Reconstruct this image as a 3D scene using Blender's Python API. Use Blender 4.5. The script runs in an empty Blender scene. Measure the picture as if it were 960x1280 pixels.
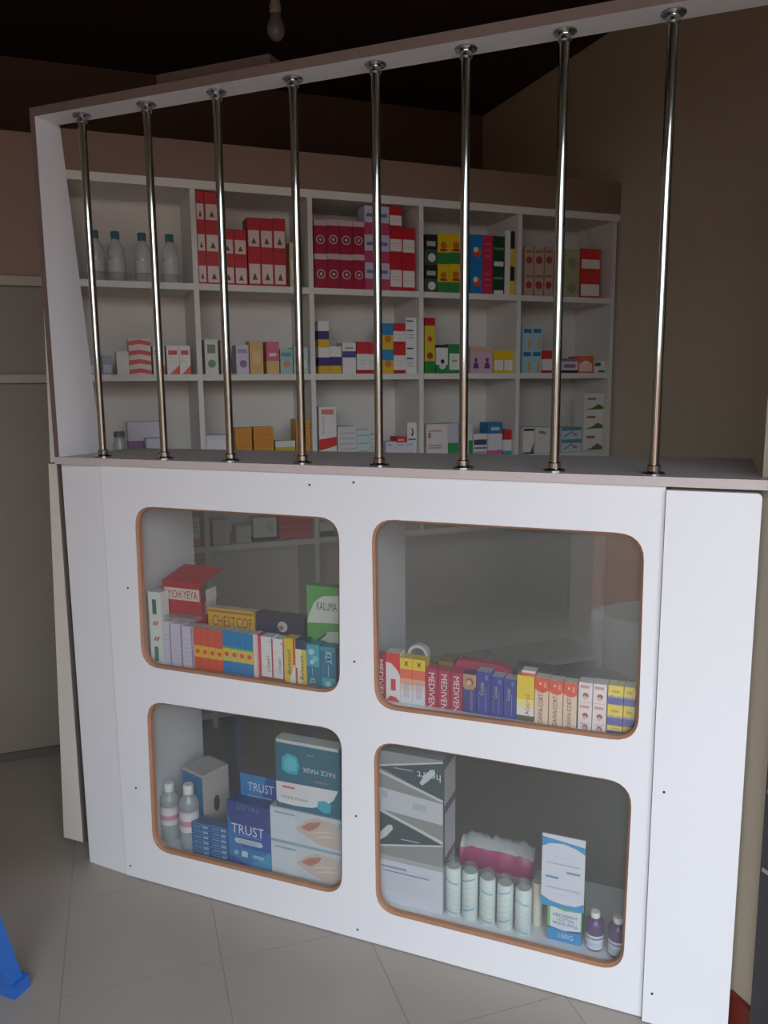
import bpy, bmesh, math, random
from mathutils import Vector, Matrix
random.seed(7)
SC = bpy.context.scene
COL = SC.collection

# ------------------------------------------------------------------ camera
F, YAW, PIT, ROL, CH, CD = 1000.35, 0.39146, 0.15688, -0.00907, 1.26452, 1.5203
_r = Vector((math.cos(YAW), math.sin(YAW), 0))
FW = Vector((-math.sin(YAW)*math.cos(PIT), math.cos(YAW)*math.cos(PIT), -math.sin(PIT)))
_u = _r.cross(FW)
RR = _r*math.cos(ROL) + _u*math.sin(ROL)
UU = -_r*math.sin(ROL) + _u*math.cos(ROL)
CP = Vector((0, -CD, CH))
cd = bpy.data.cameras.new('camera')
cd.sensor_fit = 'HORIZONTAL'; cd.sensor_width = 36.0; cd.lens = F*36.0/960.0
cd.clip_start = 0.02; cd.clip_end = 200
cam = bpy.data.objects.new('camera', cd); COL.objects.link(cam)
M3 = Matrix((RR, UU, -FW)).transposed()
cam.matrix_world = Matrix.Translation(CP) @ M3.to_4x4()
SC.camera = cam

# ------------------------------------------------------------------ sky, portal, exposure
w = bpy.data.worlds.new('overcast_sky'); SC.world = w
w.use_nodes = True
bgn = w.node_tree.nodes['Background']
bgn.inputs[0].default_value = (0.84, 0.92, 1.0, 1)
bgn.inputs[1].default_value = 6.3
SC.view_settings.view_transform = 'Standard'
SC.view_settings.look = 'None'
SC.view_settings.gamma = 1.0
SC.view_settings.use_curve_mapping = False
SC.view_settings.exposure = 0.0

# building grid: T runs along the shelves, N runs from the doorway to the shelves
TH = math.radians(43.52)
TV = Vector((math.cos(TH), math.sin(TH), 0)); NV = Vector((-math.sin(TH), math.cos(TH), 0))
def W(t, n, z=0.0): return TV*t + NV*n + Vector((0, 0, z))
T0, T1, N0, N1, ZC = -2.9, 1.13, -1.5, 3.0, 2.70     # room limits and ceiling
DT0, DT1, DZ = -2.36, 0.04, 2.20                     # doorway in the front wall
pl = bpy.data.lights.new('doorway_daylight', 'AREA'); pl.shape = 'RECTANGLE'
pl.size = DT1-DT0; pl.size_y = DZ+0.1; pl.cycles.is_portal = True
plo = bpy.data.objects.new('doorway_daylight', pl); COL.objects.link(plo)
_z = -NV
plo.matrix_world = Matrix.Translation(W((DT0+DT1)/2, N0-0.16, DZ/2-0.05)) @ Matrix((TV, Vector((0,0,1)).cross(TV)*0+Vector((0,0,1)), TV.cross(Vector((0,0,1))))).transposed().to_4x4()

def ray(px, py): return RR*((px-480)/F) - UU*((py-640)/F) + FW
def onp(px, py, n, k):
    d = ray(px, py); n = Vector(n); return CP + d*((k-CP.dot(n))/d.dot(n))
def ony(px, py, y): return onp(px, py, (0, 1, 0), y)
def onn(px, py, n): return onp(px, py, NV, n)

# ------------------------------------------------------------------ materials
def lin(c):
    o = []
    for v in c[:3]:
        v /= 255.0
        o.append(v/12.92 if v <= 0.04045 else ((v+0.055)/1.055)**2.4)
    return (o[0], o[1], o[2], 1)
_m = {}
def mat(name, rgb, rough=0.5, metal=0.0, spec=0.5, var=0.06, scale=8.0, bump=0.0, bscale=60.0):
    if name in _m: return _m[name]
    m = bpy.data.materials.new(name); m.use_nodes = True; nt = m.node_tree
    b = nt.nodes['Principled BSDF']
    b.inputs['Roughness'].default_value = rough; b.inputs['Metallic'].default_value = metal
    b.inputs['Specular IOR Level'].default_value = spec
    tc = nt.nodes.new('ShaderNodeTexCoord')
    nz = nt.nodes.new('ShaderNodeTexNoise'); nz.inputs['Scale'].default_value = scale; nz.inputs['Detail'].default_value = 4
    nt.links.new(tc.outputs['Object'], nz.inputs['Vector'])
    mx = nt.nodes.new('ShaderNodeMix'); mx.data_type = 'RGBA'
    c = lin(rgb)
    mx.inputs[6].default_value = tuple(v*(1-var) for v in c[:3])+(1,)
    mx.inputs[7].default_value = tuple(min(1, v*(1+var)) for v in c[:3])+(1,)
    nt.links.new(nz.outputs['Fac'], mx.inputs[0]); nt.links.new(mx.outputs[2], b.inputs['Base Color'])
    if bump:
        n2 = nt.nodes.new('ShaderNodeTexNoise'); n2.inputs['Scale'].default_value = bscale; n2.inputs['Detail'].default_value = 5
        nt.links.new(tc.outputs['Object'], n2.inputs['Vector'])
        bp = nt.nodes.new('ShaderNodeBump'); bp.inputs['Strength'].default_value = bump; bp.inputs['Distance'].default_value = 0.004
        nt.links.new(n2.outputs['Fac'], bp.inputs['Height']); nt.links.new(bp.outputs['Normal'], b.inputs['Normal'])
    _m[name] = m; return m
def ink(rgb):                                          # printed board or paper of one colour
    return mat('print_%02x%02x%02x' % tuple(rgb), rgb, 0.42, var=0.03, scale=40)
def clear(name, tint, milk=0.0, ior=1.5):              # thin clear glass or plastic
    if name in _m: return _m[name]
    m = bpy.data.materials.new(name); m.use_nodes = True; nt = m.node_tree; nt.nodes.clear()
    o = nt.nodes.new('ShaderNodeOutputMaterial'); tr = nt.nodes.new('ShaderNodeBsdfTransparent')
    gl = nt.nodes.new('ShaderNodeBsdfGlossy'); gl.inputs['Roughness'].default_value = 0.02
    lw = nt.nodes.new('ShaderNodeLayerWeight'); lw.inputs[0].default_value = 0.5      # Facing = 1 - |N.I|
    pw = nt.nodes.new('ShaderNodeMath'); pw.operation = 'POWER'; pw.inputs[1].default_value = 6.3
    fr = nt.nodes.new('ShaderNodeMath'); fr.operation = 'MULTIPLY_ADD'; fr.inputs[1].default_value = 0.955; fr.inputs[2].default_value = 0.045
    nt.links.new(lw.outputs['Facing'], pw.inputs[0]); nt.links.new(pw.outputs[0], fr.inputs[0])
    mx = nt.nodes.new('ShaderNodeMixShader')
    tr.inputs[0].default_value = tint+(1,)
    base = tr
    if milk:
        df = nt.nodes.new('ShaderNodeBsdfDiffuse'); df.inputs[0].default_value = (0.75, 0.8, 0.8, 1)
        m2 = nt.nodes.new('ShaderNodeMixShader'); m2.inputs[0].default_value = milk
        nt.links.new(tr.outputs[0], m2.inputs[1]); nt.links.new(df.outputs[0], m2.inputs[2]); base = m2
    nt.links.new(fr.outputs[0], mx.inputs[0]); nt.links.new(base.outputs[0], mx.inputs[1]); nt.links.new(gl.outputs[0], mx.inputs[2])
    nt.links.new(mx.outputs[0], o.inputs[0]); _m[name] = m; return m

WHITE = mat('white_melamine', (226, 227, 232), 0.38, var=0.015, scale=5)
WHITE2 = mat('white_shelf_board', (226, 223, 217), 0.5, var=0.03, scale=5)
SHBACK = mat('shelf_back_board', (222, 217, 210), 0.6, var=0.03, scale=4)
MDF = mat('raw_mdf_edge', (164, 122, 96), 0.75, var=0.15, scale=30, bump=0.3)
EDGE = mat('brown_edge_band', (108, 90, 85), 0.6, var=0.12, scale=25)
TOPM = mat('grey_countertop', (176, 170, 172), 0.35, var=0.04, scale=12)
TOPE = mat('countertop_edge', (192, 180, 178), 0.5, var=0.06, scale=14)
CHROME = mat('polished_steel', (176, 180, 178), 0.08, 1.0, var=0.01)
SCREW = mat('dark_screw', (70, 62, 58), 0.5, 0.6)
GLASS = clear('dust_haze_glass', (0.95, 0.96, 0.955), 0.036)  # milky veil stands for dust and for haze that lifts the darks
TILE = mat('floor_tile_glaze', (158, 150, 141), 0.36, var=0.06, scale=5, bump=0.05, bscale=20)
GROUT = mat('tile_grout', (140, 133, 126), 0.5, var=0.08)
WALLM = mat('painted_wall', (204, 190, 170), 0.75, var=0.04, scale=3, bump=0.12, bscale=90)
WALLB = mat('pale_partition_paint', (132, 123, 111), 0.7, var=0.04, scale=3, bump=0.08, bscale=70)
BROWN = mat('brown_board', (140, 114, 100), 0.65, var=0.08, scale=6)
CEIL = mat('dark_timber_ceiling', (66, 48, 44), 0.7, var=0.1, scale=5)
SKIRT = mat('red_skirting_tile', (128, 50, 40), 0.4, var=0.1)
STEEL = mat('dark_painted_steel', (62, 60, 64), 0.45, 0.2)
SOIL = mat('red_soil', (134, 84, 64), 0.95, var=0.25, scale=2, bump=0.5, bscale=12)
PINKW = mat('pink_plaster', (186, 150, 134), 0.85, var=0.08)
LEAF = mat('green_leaf', (86, 104, 48), 0.6, var=0.3)
BARK = mat('tree_bark', (96, 74, 56), 0.9, var=0.2)
BLUEP = mat('blue_plastic', (44, 104, 190), 0.35, var=0.03)

# ------------------------------------------------------------------ mesh builder
_txt = {}
def text_geo(s):
    if s not in _txt:
        cu = bpy.data.curves.new('t', 'FONT'); cu.body = s; cu.resolution_u = 2
        cu.fill_mode = 'FRONT'
        ob = bpy.data.objects.new('t', cu)
        me = bpy.data.meshes.new_from_object(ob)
        vs = [(v.co.x, v.co.y) for v in me.vertices]; fs = [tuple(p.vertices) for p in me.polygons]
        bpy.data.objects.remove(ob); bpy.data.curves.remove(cu); bpy.data.meshes.remove(me)
        xs = [v[0] for v in vs]; ys = [v[1] for v in vs]
        a, b, c, d = min(xs), max(xs), min(ys), max(ys)
        _txt[s] = ([((x-a)/(b-a)-0.5, (y-c)/(d-c)-0.5) for x, y in vs], fs)
    return _txt[s]

class MB:
    def __init__(s): s.v = []; s.f = []; s.m = []; s.sm = []; s.mats = []
    def mi(s, m):
        if m not in s.mats: s.mats.append(m)
        return s.mats.index(m)
    def face(s, pts, m, smooth=False):
        k = len(s.v); s.v += [tuple(p) for p in pts]; s.f.append(tuple(range(k, k+len(pts)))); s.m.append(s.mi(m)); s.sm.append(smooth)
    def box(s, x0, x1, y0, y1, z0, z1, m, top=None, side=None, front=None):
        q = [(x0,y0,z0),(x1,y0,z0),(x1,y1,z0),(x0,y1,z0),(x0,y0,z1),(x1,y0,z1),(x1,y1,z1),(x0,y1,z1)]
        for ix, mm in (((0,3,2,1), m), ((4,5,6,7), top or m), ((0,1,5,4), front or m), ((1,2,6,5), side or m), ((2,3,7,6), m), ((3,0,4,7), side or m)):
            s.face([q[i] for i in ix], mm)
    def prism(s, poly, d, m, cap=None):                # poly: 3D points; d: extrusion vector
        d = Vector(d); a = [Vector(p) for p in poly]; b = [p+d for p in a]; n = len(a)
        s.face(a, cap or m); s.face(b[::-1], m)
        for i in range(n): j = (i+1) % n; s.face([a[j], a[i], b[i], b[j]], m)
    def cap(s, ring, m):
        k = len(s.v); s.v += [s.v[i] for i in ring]; s.f.append(tuple(range(k, k+len(ring)))); s.m.append(s.mi(m)); s.sm.append(False)
    def lathe(s, prof, m, seg=20, cx=0, cy=0, sx=1, sy=1, smooth=True, sharp=()):   # prof [(r,z)] bottom to top
        rings = []
        for q, (r, z) in enumerate(prof):
            k = len(s.v)
            for i in range(seg):
                a = 2*math.pi*i/seg; s.v.append((cx+r*sx*math.cos(a), cy+r*sy*math.sin(a), z))
            rings.append(k)
        for ra, rb in zip(rings, rings[1:]):
            for i in range(seg):
                j = (i+1) % seg; s.f.append((ra+i, ra+j, rb+j, rb+i)); s.m.append(s.mi(m)); s.sm.append(smooth)
        s.cap(list(range(rings[0]+seg-1, rings[0]-1, -1)), m)
        s.cap(list(range(rings[-1], rings[-1]+seg)), m)
    def tube(s, p0, p1, r0, r1, m, seg=10):
        p0 = Vector(p0); p1 = Vector(p1); d = (p1-p0).normalized()
        a = d.orthogonal().normalized(); b = d.cross(a); k = len(s.v)
        for p, r in ((p0, r0), (p1, r1)):
            for i in range(seg):
                t = 2*math.pi*i/seg; s.v.append(tuple(p+(a*math.cos(t)+b*math.sin(t))*r))
        for i in range(seg):
            j = (i+1) % seg; s.f.append((k+i, k+j, k+seg+j, k+seg+i)); s.m.append(s.mi(m)); s.sm.append(True)
        s.cap(list(range(k+seg-1, k-1, -1)), m)
        s.cap(list(range(k+seg, k+2*seg)), m)
    def text(s, st, cx, cz, wd, ht, y, m, rot=0):
        vs, fs = text_geo(st); k = len(s.v); a = math.radians(rot); ca, sa = math.cos(a), math.sin(a)
        for x, z in vs:
            x *= wd; z *= ht; s.v.append((cx+x*ca-z*sa, y, cz+x*sa+z*ca))
        for f in fs: s.f.append(tuple(k+i for i in f)); s.m.append(s.mi(m)); s.sm.append(False)
    def wraptext(s, st, cz, ang, wd, ht, r, m):         # lettering bent around an upright cylinder
        vs, fs = text_geo(st); k = len(s.v)
        for x, z in vs:
            a = ang + x*wd/r; s.v.append((r*math.cos(a), r*math.sin(a), cz+z*ht))
        for f in fs: s.f.append(tuple(k+i for i in f)); s.m.append(s.mi(m)); s.sm.append(False)
    def mesh(s, name):
        me = bpy.data.meshes.new(name); me.from_pydata(s.v, [], s.f)
        for m in s.mats: me.materials.append(m)
        me.polygons.foreach_set('material_index', s.m); me.polygons.foreach_set('use_smooth', s.sm)
        me.update(); return me
    def build(s, name, parent=None, loc=(0,0,0), rz=0.0):
        o = bpy.data.objects.new(name, s.mesh(name)); COL.objects.link(o)
        o.location = loc; o.rotation_euler = (0, 0, rz); o.parent = parent
        return o
def tag(o, label, cat, group=None):
    o['label'] = label; o['category'] = cat
    if group: o['group'] = group
    return o
def empty(name, loc=(0,0,0), rz=0):
    o = bpy.data.objects.new(name, None); COL.objects.link(o); o.location = loc; o.rotation_euler = (0,0,rz); o.empty_display_size = 0.1; return o
def struct(o, label, cat):
    o['kind'] = 'structure'; return tag(o, label, cat)
def gridbox(name, t0, t1, n0, n1, z0, z1, m, parent=None, **k):
    b = MB(); b.box(t0, t1, n0, n1, z0, z1, m, **k); return b.build(name, parent, (0,0,0), 0 if parent else TH)

# ------------------------------------------------------------------ room shell
fl = gridbox('floor', T0, T1, N0-0.25, N1, -0.10, -0.0008, GROUT)
struct(fl, 'grey beige tiled floor with thin grout joints', 'floor')
PT, GA = 0.334, math.radians(40.6)
tb = MB(); hp = PT/2-0.0008
tb.box(-hp, hp, -hp, hp, -0.0006, 0.0, TILE)
tme = tb.mesh('floor_tile')
g1 = Vector((math.cos(GA), math.sin(GA), 0)); g2 = Vector((-math.sin(GA), math.cos(GA), 0))
org = Vector((-0.957, -0.175, 0))
for i in range(-16, 17):
    for j in range(-16, 17):
        p = org + g1*(i+0.5)*PT + g2*(j+0.5)*PT
        t, n = p.dot(TV), p.dot(NV)
        if T0+0.02 < t < T1-0.0 and N0-0.2 < n < N1-0.02:
            o = bpy.data.objects.new('floor_tile', tme); COL.objects.link(o); o.parent = fl
            o.location = (t, n, 0); o.rotation_euler = (0, 0, GA-TH)
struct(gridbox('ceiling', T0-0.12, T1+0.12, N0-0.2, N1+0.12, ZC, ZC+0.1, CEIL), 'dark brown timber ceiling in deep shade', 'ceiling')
struct(gridbox('wall_right', T1, T1+0.12, N0-0.2, N1+0.12, -0.1, ZC, WALLM), 'plain beige wall to the right of the shelving', 'wall')
struct(gridbox('wall_left', T0-0.12, T0, N0-0.2, N1+0.12, -0.1, ZC, WALLM), 'beige side wall left of the doorway', 'wall')
struct(gridbox('wall_back', T0, T1, N1, N1+0.12, -0.1, ZC, mat('shaded_wall_paint', (104,88,80), 0.8)), 'dim back wall behind the low partition', 'wall')  # shade of the unlit back room put into a darker wall colour
b = MB()
b.box(T0, DT0, N0-0.15, N0, -0.1, ZC, WALLM); b.box(DT1, T1, N0-0.15, N0, -0.1, ZC, WALLM); b.box(DT0, DT1, N0-0.15, N0, DZ, ZC, WALLM)
struct(b.build('wall_front', None, (0,0,0), TH), 'beige front wall around the wide shop doorway', 'wall')
PW = 0.094
b = MB(); b.box(PW, PW+0.12, N0, -0.022, -0.004, ZC, WALLM); b.box(PW+0.12, T1, -0.14, -0.022, -0.004, ZC, WALLM)
struct(b.build('wall_porch', None, (0,0,0), TH), 'beige wall end beside the right of the counter', 'wall')
struct(gridbox('baseboard_porch', PW-0.012, PW, N0, -0.03, 0.0, 0.082, SKIRT), 'red brown tile skirting at the foot of the wall', 'baseboard')
# dark steel door leaf folded back against the porch wall
dl = empty('steel_door', W(PW, -0.112, 0.0), TH)
b = MB(); b.box(-0.040, -0.014, -0.95, 0.0, 0.012, 2.1, STEEL); b.build('door_leaf', dl)
for z in (0.55, 0.40):
    b = MB(); b.box(-0.043, -0.040, -0.30, -0.006, z, z+0.006, ink((150,146,142))); b.build('door_rib', dl)
tag(dl, 'dark grey steel door leaf folded against the wall', 'door')

# partition that carries the shelving
struct(gridbox('wall_partition', T0, T1, 2.052, 2.12, 0.0, 2.08, WALLM), 'low partition wall behind the medicine shelves', 'wall')
SL = -1.045                                             # left end of the shelving
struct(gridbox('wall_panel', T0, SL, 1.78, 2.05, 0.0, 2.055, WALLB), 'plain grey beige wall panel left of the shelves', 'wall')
struct(gridbox('trim_1', T0, SL, 1.772, 1.78, 1.617, 2.055, BROWN), 'brown upper board on the wall left of the shelves', 'trim')
struct(gridbox('trim_2', T0, SL, 1.755, 1.78, 1.588, 1.617, mat('pale_rail', (158,149,138), 0.6)), 'upper pale horizontal rail on the left wall', 'trim')
struct(gridbox('trim_3', T0, SL, 1.755, 1.78, 1.283, 1.309, mat('pale_rail', (158,149,138), 0.6)), 'lower pale horizontal rail on the left wall', 'trim')
struct(gridbox('baseboard_left', T0, SL, 1.77, 1.78, 0.0, 0.03, mat('dark_base', (92,84,78), 0.7)), 'thin dark strip along the foot of the left wall', 'baseboard')

# ------------------------------------------------------------------ outside the doorway (lights and reflections)
g = MB(); g.box(-14, 12, -16, N0-0.25, -0.3, -0.16, SOIL)
struct(g.build('ground', None, (0,0,0), TH), 'red soil yard outside the doorway', 'ground')
struct(gridbox('porch_slab', DT0-0.3, 0.15, -3.1, N0-0.26, -0.159, -0.06, mat('concrete', (150,146,138), 0.8, bump=0.2)), 'pale concrete step outside the doorway', 'step')
struct(gridbox('yard_wall', -14, 12, -10.2, -10, -0.16, 1.75, PINKW), 'pink plastered yard wall outside', 'wall')
struct(gridbox('added_shade_wall', 0.15, 0.32, -7.5, N0-0.2, -0.16, 2.6, PINKW), 'pink side wall of the next shop outside', 'wall')  # added out of view to block sky light from the counter's left end
def tree(t, n, h, seed, label):
    rnd = random.Random(seed); e = empty('yard_tree', W(t, n, -0.16), 0)
    b = MB(); b.tube((0,0,0), (0.05,0,h*0.6), 0.07, 0.04, BARK); b.build('trunk', e)
    b = MB()
    for i in range(420):
        c = Vector((rnd.gauss(0, h*0.2), rnd.gauss(0, h*0.2), h*0.62+rnd.gauss(0, h*0.17)))
        a = Vector((rnd.uniform(-1,1), rnd.uniform(-1,1), rnd.uniform(-.6,.6))).normalized()*0.16
        q = a.cross(Vector((rnd.uniform(-1,1), rnd.uniform(-1,1), 1))).normalized()*0.07
        b.face([c-a, c+q, c+a, c-q], LEAF)
    o = b.build('foliage', e); o['kind'] = 'stuff'
    tag(e, label, 'tree', 'trees in the yard')
tree(-3.6, -5.2, 2.0, 1, 'small leafy tree mirrored in the upper right glass')
tree(-0.4, -7.0, 2.6, 2, 'leafy tree in the yard farther from the doorway')

# ------------------------------------------------------------------ display counter
HC, TT = 1.08, 0.0175
XL, XS, XR, XE = -1.502, -1.368, -0.076, 0.082          # column edges and panel seams
ct = empty('display_counter', (-0.72, 0.0, 0.0))
OX = Vector((0.72, 0, 0))
def cb(name, x0, x1, y0, y1, z0, z1, m, parent=ct, **k):
    b = MB(); b.box(x0+0.72, x1+0.72, y0, y1, z0, z1, m, **k); return b.build(name, parent)
holes = [[(-1.272,.986),(-.731,.986),(-.737,.588),(-1.278,.586)], [(-1.270,.497),(-.734,.508),(-.741,.100),(-1.277,.094)],
         [(-.656,.989),(-.109,.990),(-.105,.583),(-.654,.571)], [(-.657,.496),(-.112,.499),(-.115,.089),(-.656,.085)]]
def rounded(q, r, inset=0.0, n=7):
    c = Vector((sum(p[0] for p in q)/4, sum(p[1] for p in q)/4)); pts = []
    Q = [Vector(p) for p in q]
    Q = [Vector((p.x+(inset if p.x < c.x else -inset), p.y+(inset if p.y < c.y else -inset))) for p in Q]
    r = max(r-inset, 0.01)
    for i in range(4):
        p, a, b2 = Q[i], Q[i-1], Q[(i+1) % 4]
        s = p+(a-p).normalized()*r; e = p+(b2-p).normalized()*r
        for k in range(n):
            u = k/(n-1); pts.append(s*(1-u)**2*1.0+p*2*u*(1-u)+e*u*u)
    return pts
RAD = 0.052; PTH = 0.018
def plate(y, rings, flip):
    bm = bmesh.new(); es = []
    for ring in rings:
        vs = [bm.verts.new((x+0.72, y, z)) for x, z in ring]
        es += [bm.edges.new((vs[i], vs[(i+1) % len(vs)])) for i in range(len(vs))]
    bmesh.ops.triangle_fill(bm, use_beauty=True, use_dissolve=False, edges=es)
    me = [[tuple(v.co) for v in f.verts] for f in bm.faces]
    out = []
    for f in me:
        a, b2, c = (Vector(p) for p in f[:3]); nrm = (b2-a).cross(c-a)
        out.append(f if (nrm.y < 0) != flip else f[::-1])
    bm.free(); return out
fr_rings = [[tuple(p) for p in rounded(h, RAD)] for h in holes]
bk_rings = [[tuple(p) for p in rounded(h, RAD, 0.005)] for h in holes]
rect = [(XS, 0.002), (XR, 0.002), (XR, HC-0.001), (XS, HC-0.001)]
b = MB()
for f in plate(0.0, [rect]+fr_rings, False): b.face(f, WHITE)
for f in plate(PTH, [rect]+bk_rings, True): b.face(f, WHITE)
for i in range(4):
    (x0, z0), (x1, z1) = rect[i], rect[(i+1) % 4]
    b.face([(x0+.72,0,z0),(x0+.72,PTH,z0),(x1+.72,PTH,z1),(x1+.72,0,z1)], WHITE)
fp = b.build('front_panel', ct)
for k in range(4):
    b = MB(); A = fr_rings[k]; B = bk_rings[k]; n = len(A)
    for i in range(n):
        j = (i+1) % n
        a0, a1, c0, c1 = A[i], A[j], B[i], B[j]
        b.face([(a0[0]+.72,0,a0[1]),(a1[0]+.72,0,a1[1]),(c1[0]+.72,.006,c1[1]),(c0[0]+.72,.006,c0[1])], MDF, True)
        b.face([(c0[0]+.72,.006,c0[1]),(c1[0]+.72,.006,c1[1]),(c1[0]+.72,PTH,c1[1]),(c0[0]+.72,PTH,c0[1])], MDF, True)
    o = b.build('cutout_edge', fp); o['label'] = 'raw brown routed edge of the window opening'
    xs = [p[0] for p in A]; zs = [p[1] for p in A]
    o = cb('glass_pane', min(xs)-0.012, max(xs)+0.012, PTH+0.0008, PTH+0.0040, min(zs)-0.012, max(zs)+0.012, GLASS)
    o['label'] = 'clear glass pane behind the opening'
for px, py in ((387,606),(442,603),(443,827),(445,1020),(447,1162),(160,735),(163,1082),(170,985)):
    p = ony(px, py, 0.0); b = MB()
    b.tube((p.x+.72, -0.0009, p.z), (p.x+.72, 0.0006, p.z), 0.0026, 0.0026, SCREW, 8); b.build('screw', fp)
b = MB(); b.prism([(XL+.72, 0.013, 0.0), (XS+.72-0.003, 0.004, 0.0), (XS+.72-0.003, 0.004, HC-0.001), (XL+.72, 0.013, HC-0.001)], (0.004, 0.016, 0), WHITE)
cl = b.build('end_panel', ct)
cb('seam_strip', XS-0.0026, XS-0.0004, 0.0025, 0.012, 0.01, HC-0.002, mat('seam_filler', (186,164,146), 0.7))['label'] = 'tan filler strip between the panels'
b = MB(); pts = []
for k in range(5):
    a = math.pi/2*k/4; pts.append((XE+.72-0.008+0.008*math.cos(a), -0.010, HC-0.006-0.008+0.008*math.sin(a)))
poly = [(XR+.72+0.0015, -0.010, 0.002), (XE+.72, -0.010, 0.002)]+pts+[(XR+.72+0.0015, -0.010, HC-0.006)]
b.prism(poly, (0, 0.018, 0), WHITE); cr = b.build('end_panel', ct)
for px, py in ((830,990),(815,1242)):
    p = ony(px, py, -0.01); b = MB()
    b.tube((p.x+.72, -0.0109, p.z), (p.x+.72, -0.0094, p.z), 0.0026, 0.0026, SCREW, 8); b.build('screw', cr)
TZ1, TZ2, CDP = 0.578, 0.086, 0.285                     # tier shelf, bottom board, depth
cb('side_panel', -1.318, -1.300, PTH, 0.265, 0.0, HC-0.001, WHITE)
cb('side_panel', -0.098, -0.080, PTH, CDP, 0.0, HC-0.001, WHITE)
cb('divider', -0.708, -0.690, 0.0225, CDP, 0.0, HC-0.001, WHITE)
for x0, x1 in ((-1.2995, -0.7085), (-0.6895, -0.0985)):
    cb('tier_shelf', x0, x1, 0.0225, CDP, TZ1-0.016, TZ1, WHITE)
    cb('bottom_board', x0, x1, 0.0225, CDP, TZ2-0.016, TZ2, WHITE)
tag(ct, 'white pharmacy display counter with four rounded glass windows', 'counter')
b = MB()
poly = [(-1.505, -0.006, HC), (0.128, -0.006, HC), (0.080, 0.052, HC), (0.080, 0.42, HC), (-1.505, 0.285, HC)]
b.prism([Vector(p)+Vector((0,0,TT)) for p in poly][::1], (0,0,-TT), TOPE, cap=TOPM)
tag(b.build('countertop'), 'long grey countertop slab on the white display counter', 'countertop')

# ------------------------------------------------------------------ grille: post, rail, eight steel bars
ZT = HC+TT; ZR = 1.886
gr = empty('bar_grille', (-0.70, 0.0, ZT))
def rel(p): return (p[0]+0.70, p[1], p[2]-ZT)
b = MB(); y0, yb, yt = -0.004, 0.145, 0.074
pf = [(-1.505, y0, ZT), (-1.490, y0, ZT), (-1.490, y0, ZR+0.0), (-1.505, y0, ZR)]
pb = [(-1.505, yb, ZT), (-1.490, yb, ZT), (-1.490, yt, ZR), (-1.505, yt, ZR)]
b.face([rel(p) for p in pf], EDGE); b.face([rel(p) for p in pb[::-1]], WHITE)
for i in range(4):
    j = (i+1) % 4; b.face([rel(p) for p in (pf[j], pf[i], pb[i], pb[j])], WHITE)
b.build('post', gr)['label'] = 'white tapered end post with brown front edge'
b = MB(); b.box(-1.505+.7, 0.100+.7, y0, 0.068, ZR-ZT, ZR-ZT+0.020, WHITE, front=EDGE, top=EDGE)
b.build('top_rail', gr)['label'] = 'white top rail with brown front edge'
BB = [(135,573),(210,576),(293,578),(382,581),(477,585),(581,588),(694,590),(818,592)]
BT = [(98,145),(180,130),(267,116),(363,99),(467,82),(581,63),(705,42),(841,20)]
YB = 0.033
flb = MB(); flb.lathe([(0.0215,0),(0.0215,0.0025),(0.019,0.005),(0.0125,0.0065),(0.0125,0.016),(0.0108,0.018)], CHROME, 20, smooth=False)
flm = flb.mesh('flange')
for (bx, by), (tx, ty) in zip(BB, BT):
    x0 = ony(bx, by, YB).x; x1 = ony(tx, ty, YB).x
    x = x0*0.4+x1*0.6
    b = MB(); b.lathe([(0.0089, 0.002), (0.0089, ZR-ZT-0.002)], CHROME, 24)
    o = b.build('bar', gr, (x+0.70, YB, 0)); o['label'] = 'polished steel bar'
    for z, flip in ((0.0, 0), (ZR-ZT, 1)):
        q = bpy.data.objects.new('flange', flm); COL.objects.link(q); q.parent = o; q.location = (0,0,z); q.rotation_euler = (math.pi*flip, 0, 0)
tag(gr, 'white framed grille of upright polished steel bars above the countertop', 'grille')
b = MB(); b.box(-0.14, 0.14, 0, 0.05, 0, 0.022, mat('dark_brown_board', (78,60,54), 0.7))
tag(b.build('loose_board', None, (-1.01, 0.004, ZR+0.0205)), 'short brown board lying on the white top rail', 'board')

# white swing door seen edge on, left of the counter
sd = empty('swing_door', (-1.545, 0.01, 0.05))
dv = Vector((-0.55, 0.835, 0))*0.42
def leaf(name, z0, z1, l0, l1, r0, r1):
    b = MB(); pts = [(l0+1.545, 0, z0-.05), (r0+1.545, 0, z0-.05), (r1+1.545, 0, z1-.05), (l1+1.545, 0, z1-.05)]
    b.prism(pts, dv, mat('worn_white_paint', (206,200,192), 0.55, var=0.06, scale=14)); return b.build(name, sd)
leaf('lower_leaf', 0.055, HC-0.002, -1.585, -1.541, -1.5185, -1.5145)
leaf('upper_leaf', HC+0.002, 1.56, -1.534, -1.515, -1.5075, -1.5075)
tag(sd, 'narrow white swing door leaf beside the counter end', 'door')

# ------------------------------------------------------------------ shelving unit
SN, SB = 1.78, 2.05
ZS = [1.617, 1.309, 0.976, 0.694]                       # board top surfaces
DV = [-1.03, -0.620, -0.209, 0.226, 0.654, 1.105]       # uprights
sh = empty('shelving_unit', (0,0,0), TH)
b = MB(); b.box(SL+0.002, 1.116, SB-0.012, SB, 0.0, 1.956, SHBACK); b.build('back_panel', sh)
b = MB(); b.box(SL+0.002, 1.128, SN, SB-0.013, 1.928, 1.956, WHITE2); b.build('top_board', sh)
b = MB(); b.box(SL+0.002, 1.128, SN, SN+0.02, 1.957, 2.08, BROWN); b.build('pelmet', sh)['label'] = 'brown board above the shelves'
for z in ZS+[0.06]:
    for k in range(5):
        if z < 0.5 and k == 0: pass
        b = MB(); b.box(DV[k]+0.0095, DV[k+1]-0.0095, SN, SB-0.0125, z-0.022, z, WHITE2); b.build('shelf_board', sh)
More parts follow.
